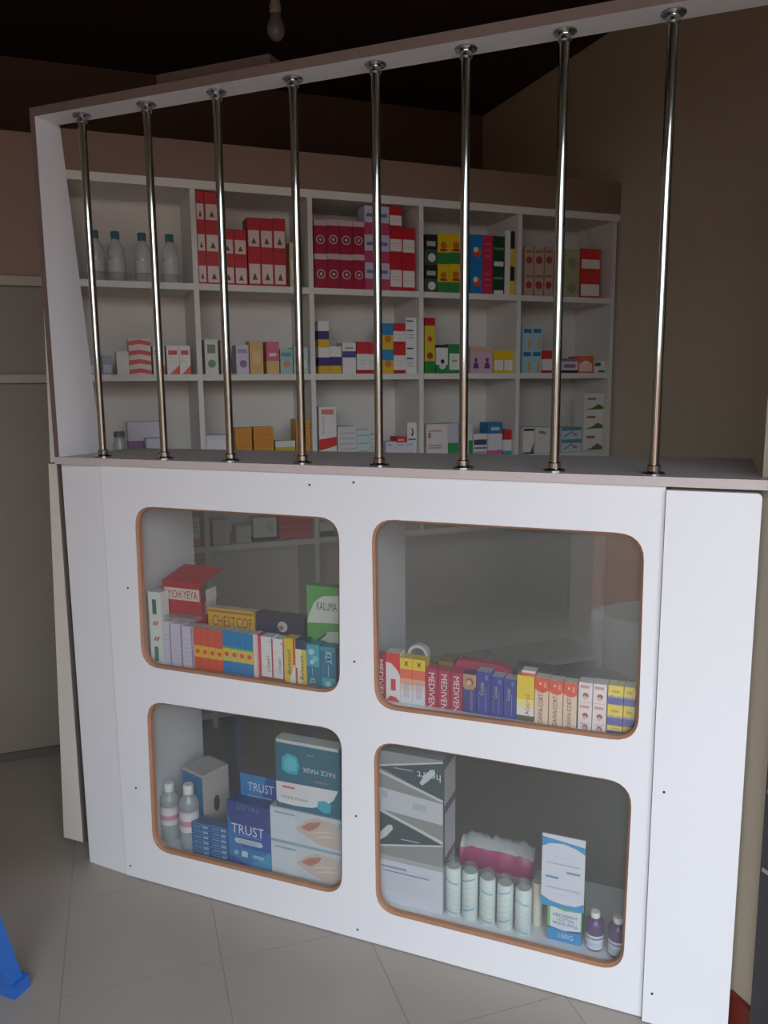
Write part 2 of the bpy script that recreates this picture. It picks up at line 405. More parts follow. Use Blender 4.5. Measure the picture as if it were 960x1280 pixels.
for k, t in enumerate(DV):
    b = MB(); b.box(t-0.009, t+0.009, SN, SB-0.0125, 0.0 if k in (0,1,2,5) else ZS[3]-0.022, 1.9275, WHITE2); b.build('upright', sh)
tag(sh, 'tall white open shelving unit full of medicine cartons', 'shelving')

# ------------------------------------------------------------------ light bulb
pb_ = onn(345, 45, 1.4)
bl = empty('light_bulb', (pb_.x, pb_.y, pb_.z-0.012), 0)
b = MB(); b.lathe([(0.004,-0.002),(0.016,0.003),(0.025,0.018),(0.027,0.030),(0.024,0.044),(0.016,0.062),(0.014,0.072)], mat('shaded_bulb_glass', (110,104,106), 0.3), 20); b.build('bulb', bl)  # bulb colour greyed down to stand for the shade under the ceiling
b = MB(); b.lathe([(0.0145,0.0725),(0.0175,0.078),(0.0175,0.094),(0.014,0.104),(0.012,0.125),(0.005,0.130)], mat('white_plastic', (140,134,132), 0.4), 16); b.build('lamp_holder', bl)
b = MB(); b.lathe([(0.004,0.131),(0.004,ZC-bl.location.z-0.001)], mat('white_plastic', (140,134,132)), 8); b.build('cord', bl)
tag(bl, 'white light bulb hanging from the dark ceiling', 'light bulb')

# ------------------------------------------------------------------ blue plastic stool at the left edge
ch = empty('plastic_stool', (-1.53, -0.63, 0))
b = MB(); b.box(-0.16,0.16,-0.16,0.16,0.415,0.435,BLUEP); b.box(-0.165,0.165,-0.165,0.165,0.385,0.415,BLUEP); b.build('seat', ch)
for sx in (-1,1):
    for sy in (-1,1):
        b = MB(); tx, ty = sx*0.145, sy*0.145; fx, fy = sx*0.215, sy*0.215
        top = [(tx-.03,ty-.03,.384),(tx+.03,ty-.03,.384),(tx+.03,ty+.03,.384),(tx-.03,ty+.03,.384)]
        bot = [(fx-.016,fy-.016,0),(fx+.016,fy-.016,0),(fx+.016,fy+.016,0),(fx-.016,fy+.016,0)]
        for i in range(4):
            j = (i+1) % 4; b.face([bot[i],bot[j],top[j],top[i]], BLUEP)
        b.face(bot[::-1], BLUEP); b.face(top, BLUEP)
        b.box(fx-.021, fx+.021, fy-.021, fy+.021, 0, 0.03, BLUEP)
        b.build('leg', ch)
tag(ch, 'blue plastic stool leg at the lower left of the floor', 'stool')
#ITEMS#
# ------------------------------------------------------------------ cartons
R_, CR, MG, OR, YE, GO = (196,34,44), (168,22,58), (190,40,96), (226,86,40), (234,196,30), (206,150,50)
BL, NV_, TE, LB, SKY = (34,110,184), (38,44,112), (40,140,160), (120,184,208), (28,132,196)
GR, DG, LG, MI = (52,140,70), (28,72,48), (150,196,90), (178,208,198)
WH, CRM, LAV, LIL, GY, DK = (232,230,226), (238,216,190), (206,200,222), (176,140,184), (150,150,150), (36,34,40)
PI, BR, TAN = (222,150,168), (112,66,48), (206,160,104)
def carton(wd, dp, ht, base=WH, bands=(), dec=(), txt=(), top=None, side=None, sdec=()):
    """box with its front at y=0 facing -y, bottom at z=0, centred in x. bands wrap round; dec/txt are printed on the front"""
    b = MB(); h = wd/2
    cuts = [(0.0, 1.0, base)] if not bands else []
    if bands:
        z = 0.0
        for v1, c in bands: cuts.append((z, v1, c)); z = v1
        if z < 1: cuts.append((z, 1.0, base))
    for v0, v1, c in cuts:
        z0, z1 = v0*ht, v1*ht; m = ink(c); ms = ink(side) if side else m
        b.face([(-h,0,z0),(h,0,z0),(h,0,z1),(-h,0,z1)], m); b.face([(h,0,z0),(h,dp,z0),(h,dp,z1),(h,0,z1)], ms)
        b.face([(h,dp,z0),(-h,dp,z0),(-h,dp,z1),(h,dp,z1)], m); b.face([(-h,dp,z0),(-h,0,z0),(-h,0,z1),(-h,dp,z1)], ms)
    b.face([(-h,0,ht),(h,0,ht),(h,dp,ht),(-h,dp,ht)], ink(top or cuts[-1][2])); b.face([(-h,dp,0),(h,dp,0),(h,0,0),(-h,0,0)], ink(cuts[0][2]))
    y = 0.0
    for d in dec:
        y -= 0.00015; k = d[0]; m = ink(d[-1])
        if k == 'r': pts = [(d[1],d[2]),(d[3],d[2]),(d[3],d[4]),(d[1],d[4])]
        elif k == 'p': pts = d[1]
        elif k == 'o':                                  # disc: u, v, radius in widths
            n = 16; pts = [(d[1]+d[3]*math.cos(6.2832*i/n), d[2]+d[3]*wd/ht*(d[4] if len(d) > 5 else 1)*math.sin(6.2832*i/n)) for i in range(n)]
        P = [((u-0.5)*wd, y, v*ht) for u, v in pts]
        a = sum(P[i][0]*P[(i+1)%len(P)][2]-P[(i+1)%len(P)][0]*P[i][2] for i in range(len(P)))
        b.face(P if a > 0 else P[::-1], m)
    for t in txt:
        st, u, v, tw, th, c = t[:6]; y -= 0.00015
        b.text(st, (u-0.5)*wd, v*ht, tw*(ht if len(t) > 6 and t[6] in (90,-90) else wd), th*(wd if len(t) > 6 and t[6] in (90,-90) else ht), y, ink(c), t[6] if len(t) > 6 else 0)
    for (u0, v0, u1, v1, c) in sdec:
        b.face([(h+0.0003,u0*dp,v0*ht),(h+0.0003,u1*dp,v0*ht),(h+0.0003,u1*dp,v1*ht),(h+0.0003,u0*dp,v1*ht)], ink(c))
    return b
def lines(u0, u1, vs, c, th=0.012): return [('r', u0, v, u1, v+th, c) for v in vs]
PYR = lambda v: [('p', [(.3,v),(.7,v),(.58,v+.13),(.5,v+.2),(.42,v+.13)], BR)]
FACE = lambda u, v, r, c1=(150,96,70), c2=(226,180,150): [('o', u, v, r, c1), ('o', u-r*.15, v-r*.5, r*.72, c2)]
PERS = lambda c: [('o', .5, .50, .16, c), ('p', [(.22,.18),(.78,.18),(.68,.38),(.5,.43),(.32,.38)], c)]
ST = {
 'redpyr': dict(base=R_, dec=[('r',.07,.07,.93,.60,(228,208,202))]+PYR(.17), desc='red carton with white pyramid panel'),
 'paleyel': dict(base=(214,200,150), dec=[('r',.15,.2,.85,.6,WH)], desc='pale yellow carton'),
 'crimson': dict(base=CR, bands=[(.84,CR),(1,(214,188,192))], dec=[('o',.5,.42,.34,(216,186,190)),('o',.5,.42,.26,(120,20,50)),('o',.5,.42,.12,(214,190,180))], desc='crimson carton with round emblem'),
 'lilac': dict(base=LAV, bands=[(.42,(196,70,110)),(1,LAV)], dec=[('r',.15,.62,.85,.74,(110,120,180))], desc='lavender and pink carton'),
 'redwhite': dict(base=R_, dec=[('r',.04,.12,.96,.58,WH)]+lines(.15,.8,(.3,.4),(210,160,160)), desc='red carton with wide white panel'),
 'blackginger': dict(base=DK, bands=[(.5,(60,96,66)),(1,DK)], dec=[('o',.55,.24,.3,WH),('r',.15,.62,.85,.78,(190,190,184))], desc='black and green carton with white figure'),
 'yelgreen': dict(base=YE, bands=[(.38,GR),(1,YE)], dec=[('o',.5,.62,.26,(200,120,40)),('r',.2,.42,.8,.5,(180,50,40))], desc='yellow carton with green base'),
 'bluebird': dict(base=SKY, dec=[('o',.55,.42,.34,OR),('o',.45,.5,.2,WH)], desc='sky blue carton with orange motif'),
 'magenta': dict(base=(206,50,90), dec=lines(.2,.8,(.3,.5,.7),(226,120,140),.03), desc='plain magenta carton'),
 'darkgreen': dict(base=DG, dec=[('r',.1,.0,.9,.16,WH),('r',.1,.55,.9,.62,(120,150,130))], desc='dark green carton with white stripe'),
 'whitetall': dict(base=WH, desc='tall plain white carton'),
 'blackyel': dict(base=DK, bands=[(.5,YE),(1,DK)], desc='black carton with yellow base'),
 'redcircle': dict(base=(190,168,150), dec=[('o',.5,.45,.36,(176,60,66)),('r',.1,.75,.9,.85,(150,120,100))], desc='tan carton with red disc'),
 'paleolive': dict(base=(176,172,140), dec=[('o',.5,.4,.3,(140,150,120))], desc='pale olive carton'),
 'redwide': dict(base=(214,60,56), dec=[('r',.04,.08,.96,.5,WH)], desc='wide red carton with white panel'),
 'bluegrey': dict(base=(150,164,184), dec=[('r',.1,.1,.9,.5,(190,198,208))], desc='pale blue grey carton'),
 'whiteplain': dict(base=WH, side=LAV, desc='plain white carton'),
 'redwave': dict(base=(232,214,200), dec=[('p',[(0,v),(.5,v+.05),(1,v),(1,v+.11),(.5,v+.17),(0,v+.13)],(214,62,62)) for v in (.0,.26,.52,.8)], desc='white carton with red wavy stripes'),
 'redcorner': dict(base=WH, dec=[('p',[(.2,0),(1,0),(1,.32)],(224,84,60)),('r',.15,.68,.85,.84,(206,70,70))]+lines(.2,.8,(.45,.55),(190,180,180)), desc='white carton with red corner'),
 'greenleaf': dict(base=(220,224,210), dec=[('o',.5,.3,.3,(110,150,96)),('r',.2,.6,.8,.85,(120,130,116))], desc='off white carton with green emblem'),
 'pinktan': dict(base=(210,180,170), desc='narrow tan carton'),
 'lavperson': dict(base=(214,206,220), dec=[('o',.55,.35,.3,(150,110,160)),('r',.1,.72,.9,.86,(170,160,190))], desc='lavender white carton'),
 'tanbox': dict(base=(222,180,120), dec=[('r',.2,.3,.8,.7,(232,200,140))], desc='tan yellow carton'),
 'pinkyel': dict(base=PI, bands=[(.4,(230,190,120)),(1,(220,110,140))], dec=[('r',.2,.55,.8,.65,WH)], desc='pink and yellow carton'),
 'tealwhite': dict(base=(170,200,196), dec=[('o',.5,.4,.28,(220,150,110)),('r',.1,.7,.9,.85,(90,160,160))], desc='teal and white carton'),
 'mint': dict(base=MI, dec=[('r',.15,.2,.85,.5,WH)], desc='pale mint carton'),
 'purpyel': dict(base=WH, bands=[(.3,(222,180,50)),(.62,(70,54,120)),(1,WH)], desc='white, purple and yellow carton'),
 'purband': dict(base=WH, dec=[('r',0,.52,1,.72,(84,80,140)),('r',.2,.8,.8,.85,(150,150,180))], desc='white carton with purple band'),
 'redtop': dict(base=WH, bands=[(.12,R_),(.62,WH),(1,(210,50,56))], dec=lines(.2,.8,(.3,.42),(200,170,170)), desc='red topped white carton'),
 'blueyel': dict(base=YE, bands=[(.55,(226,186,50)),(1,(50,140,190))], dec=[('o',.55,.4,.28,(210,120,60))], desc='blue topped yellow carton'),
 'bluetext': dict(base=WH, dec=lines(.1,.7,(.85,.5),(60,70,130),.05)+lines(.15,.8,(.35,.25),(170,170,190),.03), desc='white carton with blue lines'),
 'tallryg': dict(base=(206,190,60), bands=[(.22,GR),(.86,(214,196,60)),(1,R_)], dec=[('o',.5,.62,.25,(200,80,60)),('o',.5,.32,.3,(150,70,50))], desc='tall yellow carton with red top'),
 'greenperson': dict(base=WH, bands=[(.3,GR),(.9,WH),(1,DG)], dec=[('o',.55,.28,.3,(226,220,214)),('o',.55,.42,.16,DK)], desc='green and white carton with portrait'),
 'greenwhite': dict(base=GR, dec=[('r',.1,.12,.9,.68,WH),('r',.3,.4,.7,.46,(150,160,150))], desc='green carton with white panel'),
 'pinkperson': dict(base=(214,180,196), dec=[('r',.1,.78,.9,.92,(220,180,120))]+PERS((110,70,120)), desc='pink carton with purple figure'),
 'yelwhite': dict(base=YE, dec=[('r',.06,.12,.94,.58,WH)], desc='yellow carton with white panel'),
 'lbluecandle': dict(base=(170,206,218), dec=[('r',.1,.72,.9,.9,(60,120,170)),('p',[(.55,.05),(.8,.05),(.78,.5),(.6,.5)],(230,170,60))], desc='light blue carton with orange flame'),
 'purplewhite': dict(base=WH, bands=[(.18,DK),(.8,(222,206,220)),(1,(140,110,160))], dec=[('r',.15,.35,.85,.6,(150,110,160))], desc='white and purple carton'),
 'orangewhite': dict(base=(232,110,70), dec=[('r',.08,.08,.92,.55,(240,210,190)),('p',[(.1,.55),(.9,.55),(.5,.75)],WH)], desc='orange and white carton'),
 'whitegreen': dict(base=WH, dec=[('r',.05,.55,.6,.85,(70,110,90)),('r',.4,.05,.95,.2,(60,70,60))], desc='white carton with dark green print'),
 'bigpurple': dict(base=LAV, bands=[(.36,(226,224,232)),(.6,(150,100,150)),(1,(216,212,226))], desc='large white carton with purple band'),
 'lavsmall': dict(base=(214,210,224), dec=lines(.1,.8,(.3,.55),(150,120,160),.06), desc='small lavender white carton'),
 'whitelav': dict(base=(222,218,228), dec=[('r',.05,.1,.95,.85,(232,228,234)),('r',.1,.15,.9,.2,(170,150,180))], desc='flat lavender white carton'),
 'orange': dict(base=(222,150,50), dec=lines(.1,.9,(.2,.62),(190,110,30),.12), desc='flat orange carton'),
 'whiteyel': dict(base=(224,222,214), desc='flat white carton'),
 'yellowflat': dict(base=(206,190,50), dec=[('r',.1,.25,.9,.6,(226,220,150))], desc='flat yellow carton'),
 'redband': dict(base=WH, dec=[('p',[(0,.22),(1,.3),(1,.46),(0,.42)],(220,60,60)),('r',.15,.86,.85,.95,(226,130,120)),('r',.2,.52,.3,.82,(226,190,186))], desc='tall white carton with red band'),
 'greylines': dict(base=(214,214,212), dec=lines(.1,.9,(.2,.35,.5,.65,.8),(180,184,184),.03), desc='white carton with grey lines'),
 'mintlines': dict(base=(206,220,216), dec=lines(.1,.9,(.3,.55,.8),(140,190,180),.04), desc='mint white carton with teal lines'),
 'whiteflat': dict(base=(220,220,226), dec=lines(.1,.6,(.4,),(150,150,190),.15), desc='flat white carton'),
 'redflat': dict(base=(214,60,70), dec=[('r',.1,.3,.7,.6,(240,200,200))], desc='flat red carton'),
 'squiggle': dict(base=WH, dec=[('p',[(.4,.3),(.6,.25),(.68,.5),(.5,.72),(.42,.66),(.56,.5)],(50,50,60)),('r',.1,.05,.9,.12,(70,80,150))], desc='white carton with dark swirl mark'),
 'pinkprint': dict(base=(228,224,220), dec=[('r',.08,.6,.2,.75,(206,110,110))]+lines(.08,.7,(.78,.35,.28),(206,150,140),.04), desc='large white carton with pink print'),
 'lavgreen': dict(base=(204,200,216), bands=[(.42,(60,160,90)),(1,(206,202,216))], desc='lavender carton with green base'),
 'whitegreenr': dict(base=(220,218,218), dec=[('r',.7,0,1,.5,(60,150,80)),('p',[(.2,.5),(.35,.5),(.3,.9),(.15,.9)],(90,100,110))], desc='white carton with green corner'),
 'navyband': dict(base=WH, dec=[('r',.03,.5,.97,.74,(70,80,120)),('r',.03,.05,.97,.2,(170,176,190)),('r',.03,.32,.97,.4,(120,130,160))], desc='white carton with navy band'),
 'bluepink': dict(base=WH, bands=[(.16,(222,110,150)),(.66,(228,228,232)),(1,(56,130,180))], dec=[('r',.2,.76,.8,.86,(190,216,230))], desc='blue topped carton with pink base'),
 'redteal': dict(base=WH, bands=[(.16,(70,170,180)),(.6,WH),(1,(210,56,66))], desc='red topped carton with teal base'),
 'blackline': dict(base=WH, dec=[('r',.05,.86,.95,.95,(60,60,70)),('p',[(.6,0),(.95,0),(.95,.45)],(100,110,150)),('r',.02,0,.98,.06,(70,80,130))], desc='white carton with black top line'),
 'tanprint': dict(base=(226,222,218), dec=[('p',[(.2,.78),(.6,.72),(.65,.82),(.25,.88)],(190,130,90))], desc='white carton with tan print'),
 'tealcurve': dict(base=(206,214,220), dec=[('r',0,.72,1,1,(90,150,170)),('p',[(.1,.1),(.5,.55),(.75,.2),(.8,.32),(.5,.7),(.1,.3)],(120,170,190)),('r',.55,.3,.75,.5,(206,130,140))], desc='flat teal and white carton'),
 'hill': dict(base=(232,230,224), dec=[('p',[(.05,.06),(.98,.06),(.98,.22),(.72,.36),(.4,.14)],(92,120,52)),('r',.15,.6,.6,.72,(190,110,110))], desc='white carton with green hill'),
 'whiteorange': dict(base=WH, bands=[(.28,(224,140,90)),(1,WH)], dec=lines(.15,.8,(.5,.65,.8),(180,180,180),.03), desc='white carton with orange base'),
 'whitestack': dict(base=(220,216,210), dec=lines(.15,.8,(.3,.6),(190,186,180),.05), desc='flat off white carton'),
 'whiteblack': dict(base=WH, bands=[(.16,DK),(1,(222,220,214))], dec=[('r',.6,.4,.9,.8,(190,206,204))], desc='white carton with black base'),
 'redpink': dict(base=(196,40,52), dec=[('r',.05,.25,.95,.6,(206,70,84))], desc='flat red carton'),
 'darkflat': dict(base=WH, bands=[(.35,(40,44,60)),(1,(214,212,210))], desc='white carton with dark base'),
}
ORD = ['first','second','third','fourth','fifth','sixth','seventh','eighth','ninth','tenth','eleventh']
BAYN = ['leftmost','second','middle','fourth','rightmost']
ROWN = ['highest shelf','middle shelf','shelf level with countertop','low shelf seen through glass']
NF = 1.80
_mc = {}
def shelf_row(row, bays, dp=0.075):
    z0 = ZS[row]
    for bay, items in bays.items():
        for k, it in enumerate(items):
            x0, x1, tops, style = it[:4]
            d = ST[style]; n = len(tops); zb = z0+0.0005
            nf = NF+(it[4] if len(it) > 4 else 0.0)
            zt = [onn((x0+x1)/2, y, nf).z for y in tops]   # topmost first
            yr = (325, 445, 548, 665)[row]
            zt = [min(z, (1.925, 1.592, 1.284, 0.951)[row]) for z in zt]
            ta = onn(x0, yr, nf).dot(TV); tb_ = onn(x1, yr, nf).dot(TV)
            ta = max(ta, DV[bay]+0.012); tb_ = min(tb_, DV[bay+1]-0.012)
            wd = tb_-ta-0.0012
            H_ = max(zt[0]-zb, 0.012)
            for q in range(n):
                top = max(zt[n-1-q], zb+0.008); ht = top-zb-0.0004
                st = style if len(it) < 6 else it[5][q]
                d = ST[st]
                b = carton(wd, dp, ht, **{a: v for a, v in d.items() if a != 'desc'})
                o = b.build('medicine_carton', None, TV*((ta+tb_)/2)+NV*nf+Vector((0,0,zb)), TH)
                zb = top+0.0001
                lv = ''
                if n == 2: lv = ('bottom of ', 'top of ')[q]
                elif n > 2: lv = ('bottom of ', 'second in ', 'third in ', 'fourth in ', 'fifth in ')[q] if q < n-1 else 'top of '
                where = f"{lv}{ORD[k]} {'stack' if n > 1 else 'item'}, {ROWN[row]}, {BAYN[bay]} bay"
                tag(o, f"{d['desc']}, {where}", 'carton', 'cartons on the '+ROWN[row])
# ---- highest shelf
P7 = 'redpyr'
shelf_row(0, {
 1: [(246,258,(233,277,316),P7),(258,276,(234,278,317),P7),(277,293,(286,319),P7),(293,309,(287,320),P7),(310,326,(272,311),P7),(326,342,(273,312),P7),(342,358,(273,313),P7),(362,377,(303,),'paleyel')],
 2: [(393,409,(275,317),'crimson'),(409,425,(275,317),'crimson'),(425,441,(276,318),'crimson'),(441,456,(277,318),'crimson'),(456,471,(257,293,328),'lilac'),(471,487,(258,294,329),'lilac'),(487,503,(256,285,318),'redwhite'),(503,519,(285,320),'redwhite')],
 3: [(531,547,(293,331),'blackginger'),(547,562,(292,330),'yelgreen'),(562,578,(292,330),'yelgreen'),(588,603,(293,331),'bluebird'),(603,616,(294,332),'magenta'),(616,631,(295,333),'darkgreen'),(631,638,(288,),'whitetall'),(638,645,(289,333),'blackyel')],
 4: [(656,667,(308,339),'redcircle'),(668,680,(308,339),'redcircle'),(681,692,(308,339),'redcircle'),(706,725,(311,341),'paleolive'),(726,751,(311,338),'redwide')],
})
# ---- middle shelf
shelf_row(1, {
 0: [(108,122,(446,),'bluegrey'),(127,140,(444,),'bluegrey'),(145,161,(439,),'whiteplain'),(161,189,(423,),'redwave'),(191,206,(432,),'redcorner'),(208,224,(432,),'redcorner'),(224,238,(432,),'redcorner')],
 1: [(256,273,(424,),'greenleaf'),(276,285,(425,),'pinktan'),(295,311,(431,),'lavperson'),(312,329,(426,),'tanbox'),(333,349,(427,),'pinkyel'),(350,366,(436,),'tealwhite'),(367,385,(434,),'mint')],
 2: [(398,412,(401,434),'purpyel'),(412,427,(433,),'purpyel'),(428,445,(428,),'purband'),(446,462,(427,),'redtop'),(462,475,(428,),'redtop'),(477,492,(404,437),'blueyel'),(492,507,(404,430),'redtop'),(507,521,(397,431),'bluetext')],
 3: [(531,544,(397,),'tallryg'),(545,560,(431,),'greenperson'),(560,576,(430,),'greenwhite'),(588,602,(433,),'pinkperson'),(602,616,(433,),'pinkperson'),(617,630,(438,),'yelwhite'),(630,643,(438,),'yelwhite')],
 4: [(653,665,(408,437),'lbluecandle'),(665,677,(408,437),'lbluecandle'),(678,691,(438,),'redtop'),(702,723,(448,),'purplewhite'),(723,742,(445,),'orangewhite'),(743,760,(451,),'whitegreen')],
})
# ---- shelf level with the countertop
o5 = ['orange']
shelf_row(2, {
 0: [(160,204,(527,),'bigpurple',0.085),(182,204,(548,),'lavsmall')],
 1: [(254,285,(544,),'whitelav'),(294,315,(535,543,551,559),'orange'),(317,342,(534,542,550,558),'orange'),(344,369,(551,559),'yellowflat',0,['yellowflat','whiteyel']),(370,389,(524,533,542,551,560),'orange')],
 2: [(399,421,(508,),'redband'),(422,446,(533,),'greylines'),(446,463,(537,),'mintlines'),(463,472,(543,),'greylines'),(482,496,(552,560),'whiteflat'),(496,509,(546,553,560),'redflat',0,['whiteflat','whiteflat','redflat']),(509,524,(528,551,559),'squiggle',0,['whiteflat','whiteflat','squiggle'])],
 3: [(533,560,(530,),'pinkprint'),(560,573,(529,),'lavgreen'),(574,591,(530,),'whitegreenr'),(592,609,(542,),'navyband'),(610,628,(528,),'bluepink'),(629,643,(537,),'redteal')],
 4: [(654,668,(534,),'blackline'),(669,690,(534,),'tanprint'),(702,727,(534,549),'tealcurve'),(729,759,(491,513,537),'hill')],
})
# ---- low shelf seen through the upper left window
shelf_row(3, {
 0: [(236,250,(647,),'whiteorange')],
 1: [(266,287,(650,657,664,671,678),'whitestack'),(295,314,(657,664,671),'whitestack'),(317,346,(647,),'whiteblack'),(349,390,(643,652,662),'redpink')],
 2: [(400,418,(652,),'darkflat')],
})
# ---- clear bottles, teal caps, leftmost bay of the highest shelf
PETB = clear('clear_plastic', (0.94, 0.96, 0.96), 0.34)
for k, px in enumerate((121, 147, 180, 214)):
    p = onn(px, 350, 1.86); z0 = ZS[0]+0.0005; s = 1.0
    e = empty('clear_bottle', (p.x, p.y, z0), TH)
    b = MB(); b.lathe([(.026,0),(.029,.004),(.029,.10),(.026,.118),(.014,.136),(.012,.144)], PETB, 20); b.build('bottle_body', e)
    b = MB(); b.lathe([(.0145,.1445),(.0145,.168),(.012,.170)], mat('teal_cap', (70,128,132), .4), 16); b.build('cap', e)
    b = MB(); b.lathe([(.0296,.035),(.0296,.075)], mat('frosted_label', (196,204,206), .5), 20); b.build('bottle_label', e)
    tag(e, f'clear plastic bottle with teal cap, {ORD[k]} from left on the highest shelf', 'bottle', 'clear bottles on the highest shelf')
# glass jar in clear wrap on the countertop-level shelf
p = onn(150, 560, 1.84); e = empty('clear_jar', (p.x, p.y, ZS[2]+0.0005), TH)
b = MB(); b.lathe([(.019,0),(.022,.004),(.022,.09),(.017,.106),(.017,.118)], PETB, 18); b.build('jar_body', e)
b = MB(); b.lathe([(.019,.1185),(.019,.136),(.017,.138)], ink((120,124,128)), 16); b.build('lid', e)
tag(e, 'small clear jar in the leftmost bay beside a purple banded carton', 'jar')
# thin leaflet standing beside the hill cartons
p = onn(725, 540, 1.93); b = MB(); b.box(-.008, .008, 0, .003, 0, .20, ink((176,172,164)))
tag(b.build('folded_leaflet', None, (p.x, p.y, ZS[2]+0.0005), TH), 'thin grey leaflet standing behind the green hill cartons', 'leaflet')

# ------------------------------------------------------------------ items in the display windows
YF = 0.034
def put(name, x0, x1, ytop, z0, label, cat, group, y=YF, dp=0.030, ybot=None, **kw):
    """carton whose front spans pixel columns x0..x1 on plane y, standing at z0"""
    a = ony(x0, ytop+10, y).x; c = ony(x1, ytop+10, y).x; z1 = ony((x0+x1)/2, ytop, y).z
    b = carton(c-a-0.0008, dp, z1-z0-0.0003, **kw)
    return tag(b.build(name, None, ((a+c)/2, y, z0+0.0003)), label, cat, group)
U = TZ1
GUL, GUR = 'cartons in the upper left window', 'cartons in the upper right window'
put('medicine_carton', 185,201,740,U,'tall white carton with green print and red slashes, beside the left edge','carton',GUL,
    base=(226,230,226), dec=[('r',.3,.70,.62,.9,(70,110,92)),('r',.3,.06,.62,.26,(90,130,108))]+[('p',[(u,v),(u+.12,v),(u+.3,v+.06),(u+.18,v+.06)],(206,60,60)) for u,v in ((.25,.55),(.45,.55),(.3,.34),(.5,.34))])
for k,(a,c) in enumerate(((203,213.5),(213.5,228),(228,241))):
    put('medicine_carton', a,c,777+k*3,U,f'slim lavender white carton, {ORD[k]} of three under a clear tray','carton',GUL,
        base=(214,208,224), dec=[('r',.82,.02,.96,.98,(170,130,170)),('r',.1,.0,.96,.03,(176,90,110))]+lines(.15,.75,(.2,.3,.4,.5,.6,.7),(190,180,206),.012), top=(226,222,232))
b = MB(); b.box(-.045,.045,0,.028,0,.008,clear('clear_tray',(0.85,0.86,0.88),0.25))
p = ony(222,770,YF)
tag(b.build('clear_tray', None, (p.x+0.002, YF+.004, ony(222,778,YF).z+0.0035)), 'clear plastic tray lying on the lavender cartons', 'tray')
for k in range(4):
    put('medicine_carton', 242+9*k,251+9*k,784+k*1.7,U,f'orange carton with yellow band, {ORD[k]} of four side by side','carton',GUL,
        base=OR, dec=[('r',0,.34,1,.6,(240,190,40)),('o',.5,.47,.28,OR)], top=(200,196,190))
for k in range(4):
    put('medicine_carton', 278+9.5*k,287.5+9.5*k,788+k*1.7,U,f'blue carton with yellow band, {ORD[k]} of four side by side','carton',GUL,
        base=SKY, dec=[('r',0,.34,1,.64,(226,200,60)),('o',.5,.49,.3,OR),('r',0,.62,1,.66,(70,170,110))], top=(200,206,206))
put('medicine_carton', 316,320.5,793,U,'thin cream carton beside the blue cartons','carton',GUL, base=CRM)
put('medicine_carton', 320.5,326,794,U,'thin red and pink carton beside a white carton','carton',GUL, base=(214,60,80), dec=[('r',0,0,.35,1,(236,190,200))])
for k,(a,c) in enumerate(((326,341),(341,355))):
    put('medicine_carton', a,c,796+k*3,U,f'white carton with brown base and upright lettering, {("left","right")[k]} of two','carton',GUL,
        base=(232,230,228), bands=[(.12,(170,96,76)),(1,(232,230,228))], dec=[('r',.88,.12,1,.98,(190,70,70)),('o',.75,.9,.06,(180,60,60))]+lines(.12,.4,(.3,.5,.7),(206,200,196),.015),
        txt=[('LONART',.62,.42,.36,.26,(120,90,84),90)])
put('medicine_carton', 355,369,798,U,'yellow and white carton with red stripe and upright lettering','carton',GUL,
    base=YE, dec=[('p',[(.45,0),(.95,0),(.95,.5),(.45,.12)],WH),('r',.8,.45,.97,1,(206,60,60)),('r',0,0,1,.05,(110,110,100))], txt=[('Betasol',.42,.5,.5,.32,(70,70,60),90)])
put('medicine_carton', 369,382.5,800,U,'navy topped yellow and white carton with upright lettering','carton',GUL,
    base=(232,226,210), bands=[(.8,(232,228,210)),(1,(40,60,90))], dec=[('r',.58,.0,1,.8,YE),('r',0,0,.16,.4,(210,70,76))], txt=[('Betason',.55,.42,.5,.36,(60,60,60),90)])
put('medicine_carton', 383,400,805,U,'teal carton with splash print, next to the yellow carton','carton',GUL,
    base=(44,120,150), dec=[('r',.0,.5,.95,.98,(70,170,190)),('o',.35,.82,.22,(170,216,222)),('o',.65,.68,.2,(140,200,210)),('o',.4,.6,.16,(180,220,226)),('r',.4,.3,.44,.48,(170,200,206))], txt=[('KLY',.42,.13,.22,.4,(190,216,220),-90)])
put('medicine_carton', 400,420,809,U,'teal carton lettered KLY at the right window edge','carton',GUL,
    base=(44,120,150), dec=[('r',.1,.0,.95,.3,(70,170,190)),('o',.5,.15,.2,(170,216,222)),('o',.7,.08,.14,(150,206,216)),('r',.5,.34,.54,.6,(170,200,206)),('r',.05,.9,.95,1,(70,150,170))], txt=[('KLY',.55,.76,.26,.42,(206,226,230),-90)])
